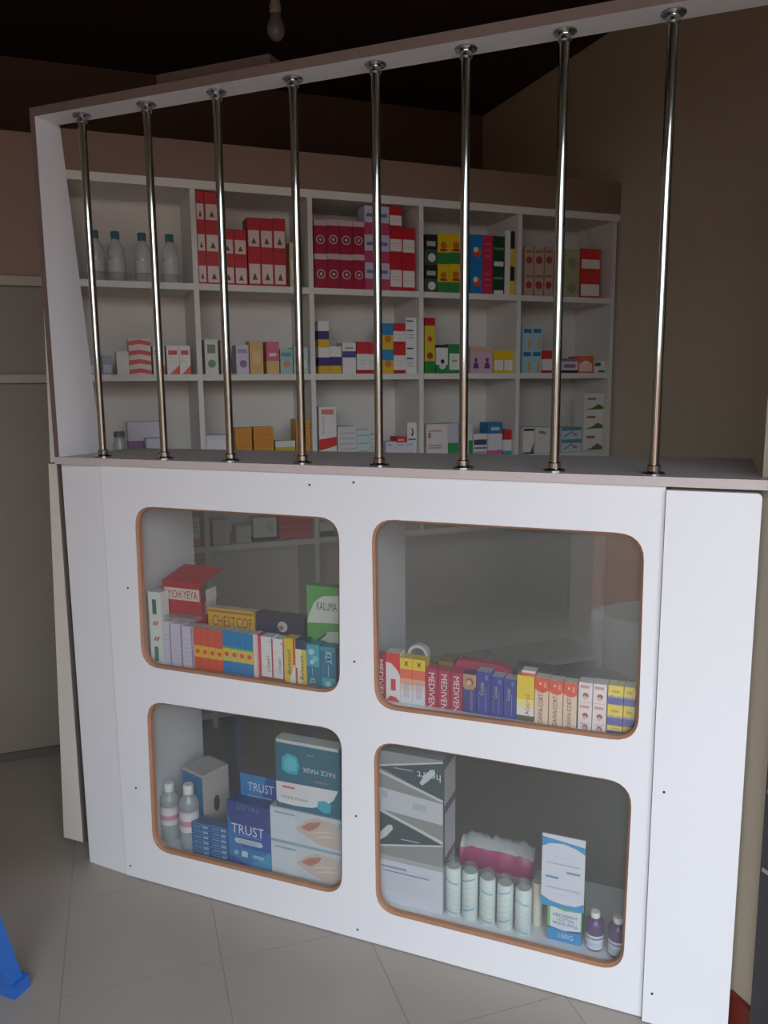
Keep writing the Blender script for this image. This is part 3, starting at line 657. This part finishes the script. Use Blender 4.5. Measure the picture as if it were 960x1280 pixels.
# back row, upper left window
Y2 = 0.070
def opencarton():
    x0 = ony(205,760,Y2).x; x1 = ony(252,760,Y2).x; zt = ony(228,752,Y2).z; zb = U+0.0003; wd = x1-x0; h = wd/2; ht = zt-zb; dp = 0.065
    e = carton(wd, dp, ht, base=(178,30,44), sdec=[(.25,.80,.95,1.0,(206,204,200))]).build('open_carton', None, ((x0+x1)/2, Y2, zb))
    rd = ink((178,30,44)); b = MB()
    lz = ht+0.050                                       # raised front flap, then the lid folded back
    b.box(-h, h, -0.0012, 0.0, ht*0.0+ht, lz, rd)
    b.face([(-h*.93,-0.0016,ht+.004),(h*.93,-0.0016,ht+.004),(h*.93,-0.0016,ht+.034),(-h*.93,-0.0016,ht+.034)], ink((226,206,200)))
    b.text('YIDH YEYA', .003, ht+.019, wd*.78, .020, -0.0019, ink((140,34,44)))
    b.build('front_flap', e)
    b = MB(); p0 = [(-h-.004,-0.001,lz-.001),(h+.004,-0.001,lz-.001),(h+.026,.062,lz+.030),(-h+.022,.062,lz+.030)]
    b.prism(p0, (0,0.0008,-0.0016), rd); b.build('lid', e)
    b = MB(); b.box(h+.0005, h+.002, .02, .062, ht, ht+.03, ink((222,218,214))); b.build('side_flap', e)
    tag(e, 'red open carton with raised lid behind the lavender cartons', 'carton', GUL)
opencarton()
put('medicine_carton', 260,318,762,U,'yellow carton lettered CHESTCOF behind the orange cartons','carton',GUL, y=Y2, dp=.024,
    base=(214,170,36), dec=[('r',.02,.93,.98,.97,(170,110,34))], txt=[('CHESTCOF',.52,.80,.86,.17,(140,66,30))], top=(222,206,170))
put('medicine_carton', 320,381,769,U,'dark navy carton with white emblem behind the white cartons','carton',GUL, y=Y2, dp=.028,
    base=(46,40,66), dec=[('o',.55,.82,.10,(190,186,176)),('o',.52,.80,.05,(130,110,110))], top=(62,56,76))
put('medicine_carton', 383,424,733,U,'tall green and white carton lettered KALUMA behind the teal cartons','carton',GUL, y=Y2, dp=.026,
    base=(88,160,80), dec=[('p',[(0,.62),(.08,.72),(.25,.84),(.5,.9),(1,.92),(1,.64)],(206,212,200)),('p',[(0,.2),(.1,.33),(.3,.45),(.6,.54),(1,.56),(1,.0),(.0,.0)],(186,196,178)),
    ('p',[(0,.2),(.1,.33),(.3,.45),(.6,.54),(.6,.52),(.3,.42),(.12,.3),(.02,.18)],(50,60,80))], txt=[('KALUMA',.62,.8,.62,.08,(60,66,60))])
# front row, upper right window
MD = dict(base=(178,26,74), top=(206,60,100))
put('medicine_carton', 470,481.5,820,U,'crimson carton lettered MEDIVEN, half hidden by the left window edge','carton',GUR, txt=[('MEDIVEN',.5,.48,.88,.56,WH,-90)], **MD)
put('medicine_carton', 482,500,816,U,'white carton with red top and small red label','carton',GUR,
    base=(232,228,230), dec=[('p',[(0,1),(0,.8),(.4,.78),(.8,.66),(1,.55),(1,1)],(222,52,44)),('r',.35,.22,.7,.46,(214,60,64)),('p',[(0,0),(1,0),(.7,.09),(.3,.11)],(206,60,64))], top=(226,220,220))
for k,(a,c) in enumerate(((500,515.5),(515.5,531.5))):
    put('medicine_carton', a,c,823+k*2,U,f'yellow topped carton fading from orange to white, {("left","right")[k]} of two','carton',GUR,
        base=(224,222,224), bands=[(.3,(222,222,228)),(.42,(236,206,190)),(.55,(240,170,140)),(.76,(236,110,76)),(1,(240,204,30))], dec=[('p',[(.3,.82),(.45,.88),(.3,.95),(.5,.91),(.7,.96),(.58,.88),(.7,.8),(.5,.86)],(90,70,30))]+[('r',.3+.16*i,.12,.38+.16*i,.5,(190,180,206)) for i in range(3)])
for k,(a,c) in enumerate(((532,547),(547.5,562.5),(563,578))):
    put('medicine_carton', a,c,836+k*2.5,U,f'crimson carton lettered MEDIVEN, {ORD[k]} of three side by side','carton',GUR, txt=[('MEDIVEN',.5,.44,.92,.5,WH,-90)], **MD)
put('medicine_carton', 578.5,595.5,843,U,'blue carton with a round portrait at its top','carton',GUR, base=(56,56,130),
    dec=[('p',[(0,1),(0,.68),(.2,.6),(.8,.62),(1,.72),(1,1)],(190,150,110)),('o',.5,.8,.3,(150,80,64)),('o',.45,.78,.2,(226,176,150)),('r',.55,.05,.75,.6,(110,100,150))])
for k,(a,c) in enumerate(((596,613.5),(614,629.5),(630,645.5))):
    put('medicine_carton', a,c,(840,846,849)[k],U,f'royal blue carton with small yellow lettering, {ORD[k]} of three','carton',GUR, base=(54,58,150),
        dec=[('r',.62,.05,.66,.62,(150,150,200)),('r',.12,.08,.2,.4,(90,90,170)),('r',.6,.82,.8,.93,(120,120,190))], txt=[('Cossa',.35,.6,.3,.3,(206,196,120),90)], top=(190,190,210))
put('medicine_carton', 646,668,845,U,'yellow and white carton with red upright lettering','carton',GUR, base=(232,228,222),
    bands=[(.12,(90,84,80)),(.3,WH),(.48,(238,230,150)),(1,(238,206,40))], txt=[('Alatrol',.62,.36,.46,.28,(206,50,60),90)])
p0 = ony(652,842,YF+.006); p1 = ony(669,842,YF+.006); zz = ony(657,846,YF).z+0.001
b = carton(p1.x-p0.x, .025, .011, base=(226,90,50), top=(232,226,220), dec=[('r',0,.6,1,1,WH)])
tag(b.build('medicine_carton', None, ((p0.x+p1.x)/2+.001, YF+.004, zz)), 'small orange and white carton lying on the yellow carton', 'carton', GUR)
for k,(a,c) in enumerate(((668.5,686),(686.5,704),(704.5,721.5))):
    put('medicine_carton', a,c,848+k*3,U,f'cream carton with orange top lettered DAWA-CORT, {ORD[k]} of three','carton',GUR, base=(238,206,180),
        dec=[('p',[(0,1),(0,.78),(.25,.72),(.6,.70),(.9,.74),(1,.77),(1,1)],(228,78,40)),('o',.4,.88,.09,(240,200,180)),('r',.65,.8,.85,.92,(236,150,120)),('p',[(0,.78),(.25,.72),(.6,.70),(.9,.74),(1,.77),(1,.75),(.9,.72),(.6,.68),(.25,.70),(0,.76)],(210,110,80))],
        txt=[('DAWA-CORT',.45,.33,.66,.34,(60,50,50),90)], top=(232,222,214))
def stackw(cols, tops, kw, desc, grp):
    for k,(a,c) in enumerate(cols):
        zb = U
        zt = [ony((a+c)/2, y+k*2, YF).z for y in tops][::-1]
        for q, z in enumerate(zt):
            xa = ony(a, tops[-1], YF).x; xc = ony(c, tops[-1], YF).x
            b = carton(xc-xa-.0008, .032, z-zb-.0006, **kw)
            lv = ('bottom','middle','top')[q]
            tag(b.build('medicine_carton', None, ((xa+xc)/2, YF, zb+.0003)), f'{desc}, {lv} of {("left","right")[k]} stack', 'carton', grp)
            zb = z
stackw(((722,739.5),(740,757.5)), (853,878,903), dict(base=(236,222,224), dec=FACE(.52,.35,.22)+[('r',.12,.72,.8,.86,(216,150,160))], top=(226,222,222)), 'pale pink carton with round portrait', GUR)
stackw(((758.5,778),(778.5,793)), (857,881,907), dict(base=(238,208,50), bands=[(.42,(76,80,160)),(1,(238,208,50))], dec=[('p',[(0,.42),(.3,.5),(.5,.38),(.7,.5),(1,.42),(1,.36),(0,.36)],(150,150,180)),('r',.25,.64,.75,.76,(206,150,60))], top=(226,216,150)), 'yellow and blue carton', GUR)
# back row, upper right window
b = MB(); k = 22
for i in range(k):
    a0, a1 = 6.2832*i/k, 6.2832*(i+1)/k
    for ra, rb, yy in ((.024,.018,0),):
        P = lambda r, a, y: (r*math.cos(a), y, .024+r*math.sin(a))
        m = ink((206,204,206))
        b.face([P(rb,a0,0),P(ra,a0,0),P(ra,a1,0),P(rb,a1,0)], m); b.face([P(ra,a0,.02),P(rb,a0,.02),P(rb,a1,.02),P(ra,a1,.02)], m)
        b.face([P(ra,a0,0),P(ra,a0,.02),P(ra,a1,.02),P(ra,a1,0)], m); b.face([P(rb,a0,.02),P(rb,a0,0),P(rb,a1,0),P(rb,a1,.02)], m)
p = ony(522,830,.074); zr = max(U, ony(522,815,.074).z-.048)
tag(b.build('tape_roll', None, (p.x, .074, U+.0725)), 'white tape roll on a carton behind the yellow topped cartons', 'tape')
b = carton(.06,.05,.072, base=(150,120,90)); tag(b.build('medicine_carton', None, (p.x+.004,.074,U+.0003)), 'brown carton under the white tape roll', 'carton', GUR)
put('medicine_carton', 548,566,827,U,'olive carton behind the crimson cartons','carton',GUR, y=.072, dp=.05, base=(130,110,52))
b = MB(); x0 = ony(566,835,.074).x; x1 = ony(640,840,.074).x; z1 = ony(600,828,.074).z
b.prism([(x0,.074,U+.0003),(x1,.074,U+.0003),(x1,.074,z1-.012),(x1-.03,.074,z1-.001),(x0+.012,.074,z1),(x0,.074,z1-.018)], (0,.03,0), ink((176,36,84)))
tag(b.build('folder'), 'magenta plastic pouch standing behind the blue cartons', 'pouch')
put('medicine_carton', 642,690,838,U,'dark low carton behind the yellow carton','carton',GUR, y=.074, dp=.05, base=(62,56,52))

# ------------------------------------------------------------------ lower left window
Lz = TZ2
GLL, GLR = 'goods in the lower left window', 'goods in the lower right window'
def sbottle(px, ptop, y, r, label, liquid, cap, lab, name, hgt=None, group=None, print_=None, zlab=(.3,.62)):
    p = ony(px, ptop, y); h = p.z-Lz; e = empty(name, (p.x, y, Lz+.0003), 0)
    b = MB(); b.lathe([(r*.93,0),(r,.004),(r,h*.70),(r*.93,h*.76),(r*.5,h*.845),(r*.44,h*.86)], liquid, 24); b.build('bottle_body', e)
    b = MB(); b.lathe([(r*.53,h*.8605),(r*.53,h*.985),(r*.48,h)], cap, 20); b.build('cap', e)
    b = MB(); z0, z1 = zlab[0]*h, zlab[1]*h; n = 18; a0, a1 = math.radians(200), math.radians(370)
    rows = [(0,1)] if not print_ else print_
    rr = r+.0006
    for (v0, v1, c) in lab:
        for i in range(n):
            b0, b1 = a0+(a1-a0)*i/n, a0+(a1-a0)*(i+1)/n
            P = lambda a, v: (rr*math.cos(a), rr*math.sin(a), z0+(z1-z0)*v)
            b.face([P(b0,v0),P(b1,v0),P(b1,v1),P(b0,v1)], ink(c), True)
    b.build('bottle_label', e)
    tag(e, label, 'bottle', group)
WCAP = mat('white_cap', (232,230,228), .4)
LABP = [(0,.28,(222,218,220)),(.28,.55,(206,150,166)),(.55,.9,(226,220,222)),(.9,1,(206,196,200))]
sbottle(211, 978, .075, .0245, 'clear bottle with white cap and pink label, nearest the left window edge', PETB, WCAP, LABP, 'spirit_bottle', group='spirit bottles')
sbottle(235, 980, .060, .0255, 'clear bottle with white cap and pink label, beside the small blue boxes', PETB, WCAP, LABP, 'spirit_bottle', group='spirit bottles')
# tissue type box, turned, at the back
p = ony(262, 1000, .19); e = carton(.085,.085,.185, base=(186,180,176), dec=[('o',.5,.5,.12,2.2,(60,58,62))]); 
o = e.build('glove_dispenser_box', None, (p.x+.066, .130, Lz+.0003), math.radians(74))
b = MB(); b.box(-.0433,-.0426,.002,.083,.012,.178,ink((40,120,170))); b.build('side_label', o)['label'] = 'blue side panel'
tag(o, 'grey white upright box with blue side behind the two bottles', 'box', GLL)
xa, xm, xb = ony(240,1050,YF+.004).x, ony(263,1050,YF+.004).x, ony(285,1050,YF+.004).x
for k,(a,c) in enumerate(((xa,xm),(xm,xb))):
    ztop = ony(252+22*k,1030+4*k,YF+.004).z; n = 6; hh = (ztop-Lz)/n
    for q in range(n):
        b = carton(c-a-.001,.034,hh-.0006, base=(44,96,160), dec=[('r',.1,.3,.55,.55,(90,160,200)),('r',.62,.25,.9,.7,(150,190,216)),('r',0,.92,1,1,(140,180,210))], top=(60,104,150))
        tag(b.build('small_box', None, ((a+c)/2, YF+.004, Lz+q*hh+.0003)), f'flat small blue box, {("bottom","second","third","fourth","fifth","top")[q]} of the {("left","right")[k]} stack beside bottle', 'box', 'small blue boxes')
# TRUST display box with header card
x0, x1 = ony(285.5,1050,YF).x, ony(338,1050,YF).x; z1 = ony(311,1006,YF).z; wd = x1-x0; ht = z1-Lz
b = carton(wd,.036,ht, base=(42,90,168), bands=[(.3,(46,126,186)),(.62,(44,92,172)),(1,(54,70,146))],
    dec=[('p',[(0,0),(.55,0),(0,.16)],(52,86,160)),('p',[(0,.30),(0,.8),(.35,.3)],(46,124,190)),('p',[(1,.02),(1,.32),(.45,.02)],(70,156,200))]+
    [('p',[(.2+.0*i,.36),(.78,.36),(.83,.395),(.78,.44),(.2,.44),(.15,.395)],(206,214,226)) for i in range(1)]+[('r',.2,.485,.82,.491,(150,180,210)),('r',.14,.17,.24,.24,(150,190,220)),('r',.32,.16,.46,.25,(206,220,230)),('r',.58,.17,.84,.225,(150,190,216))],
    txt=[('TRUST',.48,.59,.76,.15,(226,232,240)),('CLASSIC',.48,.40,.42,.036,(110,120,140)),('TRUST',.5,.94,.56,.07,(110,130,180),180)], top=(40,70,130))
o = b.build('condom_box', None, ((x0+x1)/2, YF, Lz+.0003))
hx0, hx1 = ony(301,985,YF+.037).x, ony(347,985,YF+.037).x; hz = ony(322,970,YF+.037).z
b = carton(hx1-hx0,.0015,hz-z1+.004, base=(44,130,190), dec=[('p',[(.55,0),(1,0),(1,1),(.7,1)],(50,84,160)),('r',.2,.08,.85,.14,(120,160,206))], txt=[('TRUST',.55,.5,.7,.36,(206,220,236))])
b.build('header_card', o, ((hx0+hx1)/2-(x0+x1)/2, .0365, ht-.004))['label'] = 'blue header card lettered TRUST'
tag(o, 'large blue box lettered TRUST with raised header card', 'box', GLL)
# two examination glove boxes and a mask box on top
gx0, gx1 = ony(338.8,1060,YF).x, -0.716; zt = ony(380,1016,YF).z; gh = (zt-Lz)/2
HAND = (206,190,182)
for q in range(2):
    b = carton(gx1-gx0-.001,.10,gh-.0006, base=(206,212,222), bands=[(.07,(150,176,190)),(.12,(206,212,220)),(1,(208,212,222))],
      dec=[('r',.0,.1,.3,.95,(214,220,228)),('p',[(.3,.5),(.42,.78),(.55,.93),(.78,.86),(.93,.6),(.92,.3),(.8,.14),(.6,.16),(.45,.3)],HAND),('p',[(.36,.56),(.45,.74),(.6,.84),(.56,.66),(.46,.5)],(190,128,112)),
      ('p',[(.44,.42),(.62,.6),(.8,.62),(.62,.54)],(226,210,202)),('p',[(.5,.34),(.66,.5),(.84,.5),(.68,.44)],(226,210,202)),('r',.8,.72,.97,.92,(150,196,206)),('r',.05,.84,.3,.9,(160,180,190))], top=(196,202,210))
    tag(b.build('glove_box', None, ((gx0+gx1)/2, YF, Lz+.0003+q*gh)), f'white glove box with a hand picture, {("lower","upper")[q]} of two', 'box', 'glove boxes')
zt2 = Lz+2*gh
mx0, mx1 = ony(346,1000,YF+.004).x, ony(425.5,1000,YF+.004).x; mz = ony(386,930,YF+.004).z
TQ = (44,108,130)
b = carton(mx1-mx0,.035,mz-zt2-.001, base=TQ, dec=[('r',.02,.955,.98,1,(206,208,206)),
   ('p',[(0,.38),(.97,.40),(.9,.26),(.78,.15),(.55,.08),(.3,.06),(.04,.07),(0,.1)],(226,226,230)),
   ('p',[(.64,.1),(.66,.2),(.76,.22),(.86,.18),(.85,.07),(.74,.04)],(60,176,200)),
   ('p',[(.1,.56),(.1,.74),(.2,.82),(.34,.78),(.38,.66),(.34,.52),(.2,.52)],(60,176,200)),('p',[(.14,.6),(.14,.72),(.22,.77),(.32,.74),(.34,.66),(.31,.57),(.2,.56)],(96,196,214)),
   ('r',.62,.46,.82,.49,(150,110,120)),('r',.1,.3,.3,.335,(214,120,120)),('r',.5,.83,.6,.845,(120,160,176))],
   txt=[('FACE MASK',.68,.62,.5,.07,(206,220,224),180),('FACE MASK',.3,.17,.42,.035,(120,124,132))], top=(206,208,206))
tag(b.build('mask_box', None, ((mx0+mx1)/2, YF+.004, zt2+.0004)), 'teal and white face mask box standing on the glove boxes', 'box', GLL)

# ------------------------------------------------------------------ lower right window
LX0 = -.670; y0 = .040
wx1 = ony(553.5,1100,y0).x; zA = ony(514,1076,y0).z
b = carton(wx1-LX0,.09,zA-Lz, base=(214,214,226), dec=[('r',.0,.90,1,1,(176,178,182)),('r',.08,.74,.46,.79,(150,160,190)),('r',.1,.66,.8,.69,(140,150,186)),('r',.6,.72,.9,.73,(190,196,206))]+lines(.1,.62,(.28,.36,.44,.52,.58),(196,198,212),.012), side=(176,172,186))
tag(b.build('supply_box', None, ((LX0+wx1)/2, y0, Lz+.0003)), 'white box with faint blue print under the dark triangle box', 'box', GLR)
zB = ony(514,944,y0).z; CHA, SIL = (66,78,86), (206,208,210)
b = carton(wx1-LX0,.09,zB-zA-.001, base=(146,148,148), side=(112,108,110), dec=[
  ('p',[(0,.848),(1,.985),(1,.628)],CHA),('p',[(0,.856),(1,.99),(1,.975),(0,.838)],SIL),('p',[(0,.825),(1,.636),(1,.612),(0,.80)],SIL),
  ('p',[(0,.654),(1,.60),(1,.402),(0,.444)],(202,204,212)),('p',[(0,.444),(0,.08),(1,.208)],CHA),('p',[(0,.46),(1,.25),(1,.22),(0,.43)],SIL),('p',[(0,.09),(1,.215),(1,.198),(0,.07)],SIL),
  ('p',[(.66,.76),(.70,.74),(.80,.80),(.89,.87),(.88,.905),(.82,.90),(.72,.83)],(206,212,214)),('p',[(.03,.17),(.06,.14),(.16,.19),(.26,.27),(.24,.31),(.18,.30),(.08,.23)],(206,212,214)),
  ('r',.28,.855,.56,.865,(170,180,186)),('r',.38,.185,.66,.195,(170,180,186)),('r',.56,.5,.76,.56,(180,184,194)),('r',.1,.56,.18,.63,(176,182,188))],
  txt=[('heart',.80,.835,.34,.07,(214,220,222),180)], sdec=[(.1,.56,1.0,.9,(196,194,190)),(.15,.06,1.0,.48,(198,198,212))])
tag(b.build('glove_carton', None, ((LX0+wx1)/2, y0, zA+.0005)), 'grey carton with dark triangles standing on the white box', 'carton', GLR)
PAPER = mat('bandage_wrap', (214,224,222), .55, var=.05, scale=30)
CW = clear('cellophane', (0.9,0.92,0.92), 0.12)
for k,(px,pt,pb2,yy) in enumerate(((567,1076,0,.060),(588,1082,0,.058),(610,1090,0,.056),(632,1097,0,.054),(655,1103,0,.052),(672,1096,0,.090))):
    p = ony(px, pt, yy); h = p.z-Lz-.012; r = .0180 if k < 5 else .012
    e = empty('bandage_roll', (p.x, yy, Lz+.0003), 0)
    b = MB(); b.lathe([(r*.9,0),(r,.003),(r,h-.004),(r*.85,h)], PAPER if k < 5 else mat('cream_wrap', (222,216,200), .6), 20); b.build('roll', e)
    b = MB()
    sh_ = (0, .05, .01, .03, .0, 0)[k]
    for z0, z1, c in ((.12,.17,(150,190,206)),(.22,.235,(176,200,210)),(.34,.35,(176,204,206)),(.48,.49,(176,200,206)),(.6,.61,(170,200,210)),(.76,.79,(130,180,200))):
        if k == 5: break
        for i in range(8):
            a0 = math.radians(215+13*i); a1 = a0+math.radians(13); P = lambda a, z: ((r+.0005)*math.cos(a), (r+.0005)*math.sin(a), z)
            s0 = sh_+.012*i*(1 if k % 2 else -1)
            b.face([P(a0,(z0+s0)*h),P(a1,(z0+s0)*h),P(a1,(z1+s0)*h),P(a0,(z1+s0)*h)], ink(c), True)
    if k < 5: b.build('print', e)
    b = MB(); b.lathe([(r*.8,h+.0005),(r*.95,h+.006),(r*.5,h+.010),(r*.75,h+.015)], CW, 10); b.build('wrap_twist', e)
    tag(e, f'{"white wrapped bandage roll" if k < 5 else "slim cream wrapped roll"}, {ORD[k]} from the left of its row', 'bandage roll', 'bandage rolls')
# magenta lettered pack lying behind the rolls
pa = ony(577,1044,.16); pb3 = ony(668,1072,.16); hzz = ony(620,1050,.16).z
b = MB(); xa, xb = pa.x, pb3.x
prof = [(-.03,0),(.03,0),(.034,.04),(.03,hzz-Lz-.018),(.016,hzz-Lz),(-.012,hzz-Lz+.002),(-.028,hzz-Lz-.02),(-.033,.03)]
mg = mat('magenta_film', (170,60,110), .35, var=.2, scale=18); wf = mat('cloudy_film', (178,178,180), .3, var=.1, scale=25)
zz = hzz-Lz; rn = random.Random(5); NX, NR = 18, 16
for i in range(NX):
    x = xa+(xb-xa)*i/(NX-1); e_ = min(1.0, 0.82+1.4*min(i, NX-1-i)/(NX-1))
    for j in range(NR):
        a_ = 2*math.pi*j/NR-math.pi/2; k_ = rn.uniform(.90, 1.06)
        u = .036*math.cos(a_)*k_*(.75+.25*e_); v = zz*.5+zz*.5*math.sin(a_)*(k_ if math.sin(a_) > -.5 else 1)*e_
        b.v.append((x, .172+u, max(v, 0.0)+(0 if v > 0 else 0)))
for i in range(NX-1):
    for j in range(NR):
        q = (j+1) % NR; f = (i*NR+j, i*NR+q, (i+1)*NR+q, (i+1)*NR+j)
        b.f.append(f); b.m.append(b.mi(mg if j in (10, 11) else wf)); b.sm.append(True)
b.f.append(tuple(range(NR))); b.m.append(b.mi(wf)); b.sm.append(False)
b.f.append(tuple(range((NX-1)*NR+NR-1, (NX-1)*NR-1, -1))); b.m.append(b.mi(wf)); b.sm.append(False)
o = b.build('cotton_pack', None, (0,0,Lz+.0003)); tag(o, 'cloudy plastic pack with magenta band lying behind the bandage rolls', 'pack')
# cotton wool pack with card
x0, x1 = ony(684,1160,.05).x, ony(727,1160,.05).x; zc = ony(705,1128,.05).z; ht = zc-Lz
b = carton(x1-x0,.05,ht, base=(104,176,84), bands=[(.3,(52,140,200)),(1,(120,186,86))], side=(96,150,84),
   dec=[('p',[(.0,.30),(1,.30),(1,.36),(.5,.28),(0,.34)],(40,100,150)),('p',[(.08,.34),(.5,.29),(.97,.36),(.97,.82),(.5,.78),(.08,.86)],(222,226,236)),('p',[(0,1),(.3,.95),(.7,.94),(1,1)],(186,206,70))],
   txt=[('ABSORBENT',.52,.66,.74,.075,(60,70,120)),('COTTON',.52,.56,.5,.075,(60,70,120)),('WOOL ROLL',.52,.46,.74,.075,(60,70,120)),('100G',.55,.16,.42,.12,(190,226,240))])
o = b.build('cotton_wool_pack', None, ((x0+x1)/2,.05,Lz+.0003))
cx0, cx1 = ony(677,1090,.046).x, ony(731,1090,.046).x; z2 = ony(704,1046,.046).z; z3 = ony(704,1136,.046).z
ch_ = z2-z3
b = carton(cx1-cx0,.003,ch_, base=(222,222,234), dec=[('p',[(0,.96),(1,.90),(1,.80),(.8,.86),(.5,.90),(.2,.88),(0,.82)],(52,150,206)),('p',[(0,.0),(1,.0),(1,.12),(.8,.06),(.5,.055),(.2,.08),(0,.14)],(52,150,206))]
  +lines(.12,.9,(.60,),(180,190,206),.02)+lines(.12,.9,(.26,),(176,190,206),.02)+lines(.1,.4,(.40,),(110,150,190),.03)+lines(.58,.9,(.5,),(130,160,180),.03)+lines(.3,.6,(.7,.18),(200,206,216),.012), top=(206,206,206))
b.build('header_card', o, ((cx0+cx1)/2-(x0+x1)/2, -.0042, z3-Lz))['label'] = 'white card with blue curved borders'
tag(o, 'green and blue cotton wool pack with tall white card', 'pack', GLR)
PUR = mat('violet_liquid_bottle', (92,56,112), .12, var=.03)
LABW = [(0,.2,(206,210,226)),(.2,.5,(190,206,220)),(.5,.72,(214,220,230)),(.72,.84,(120,120,170)),(.84,1,(222,222,232))]
sbottle(744.5, 1139, .062, .0185, 'small violet bottle with white cap beside the cotton pack', PUR, WCAP, LABW, 'antiseptic_bottle', group='violet bottles', zlab=(.06,.44))
sbottle(773, 1146, .058, .0185, 'small violet bottle with white cap at the right window edge', PUR, WCAP, LABW, 'antiseptic_bottle', group='violet bottles', zlab=(.06,.44))
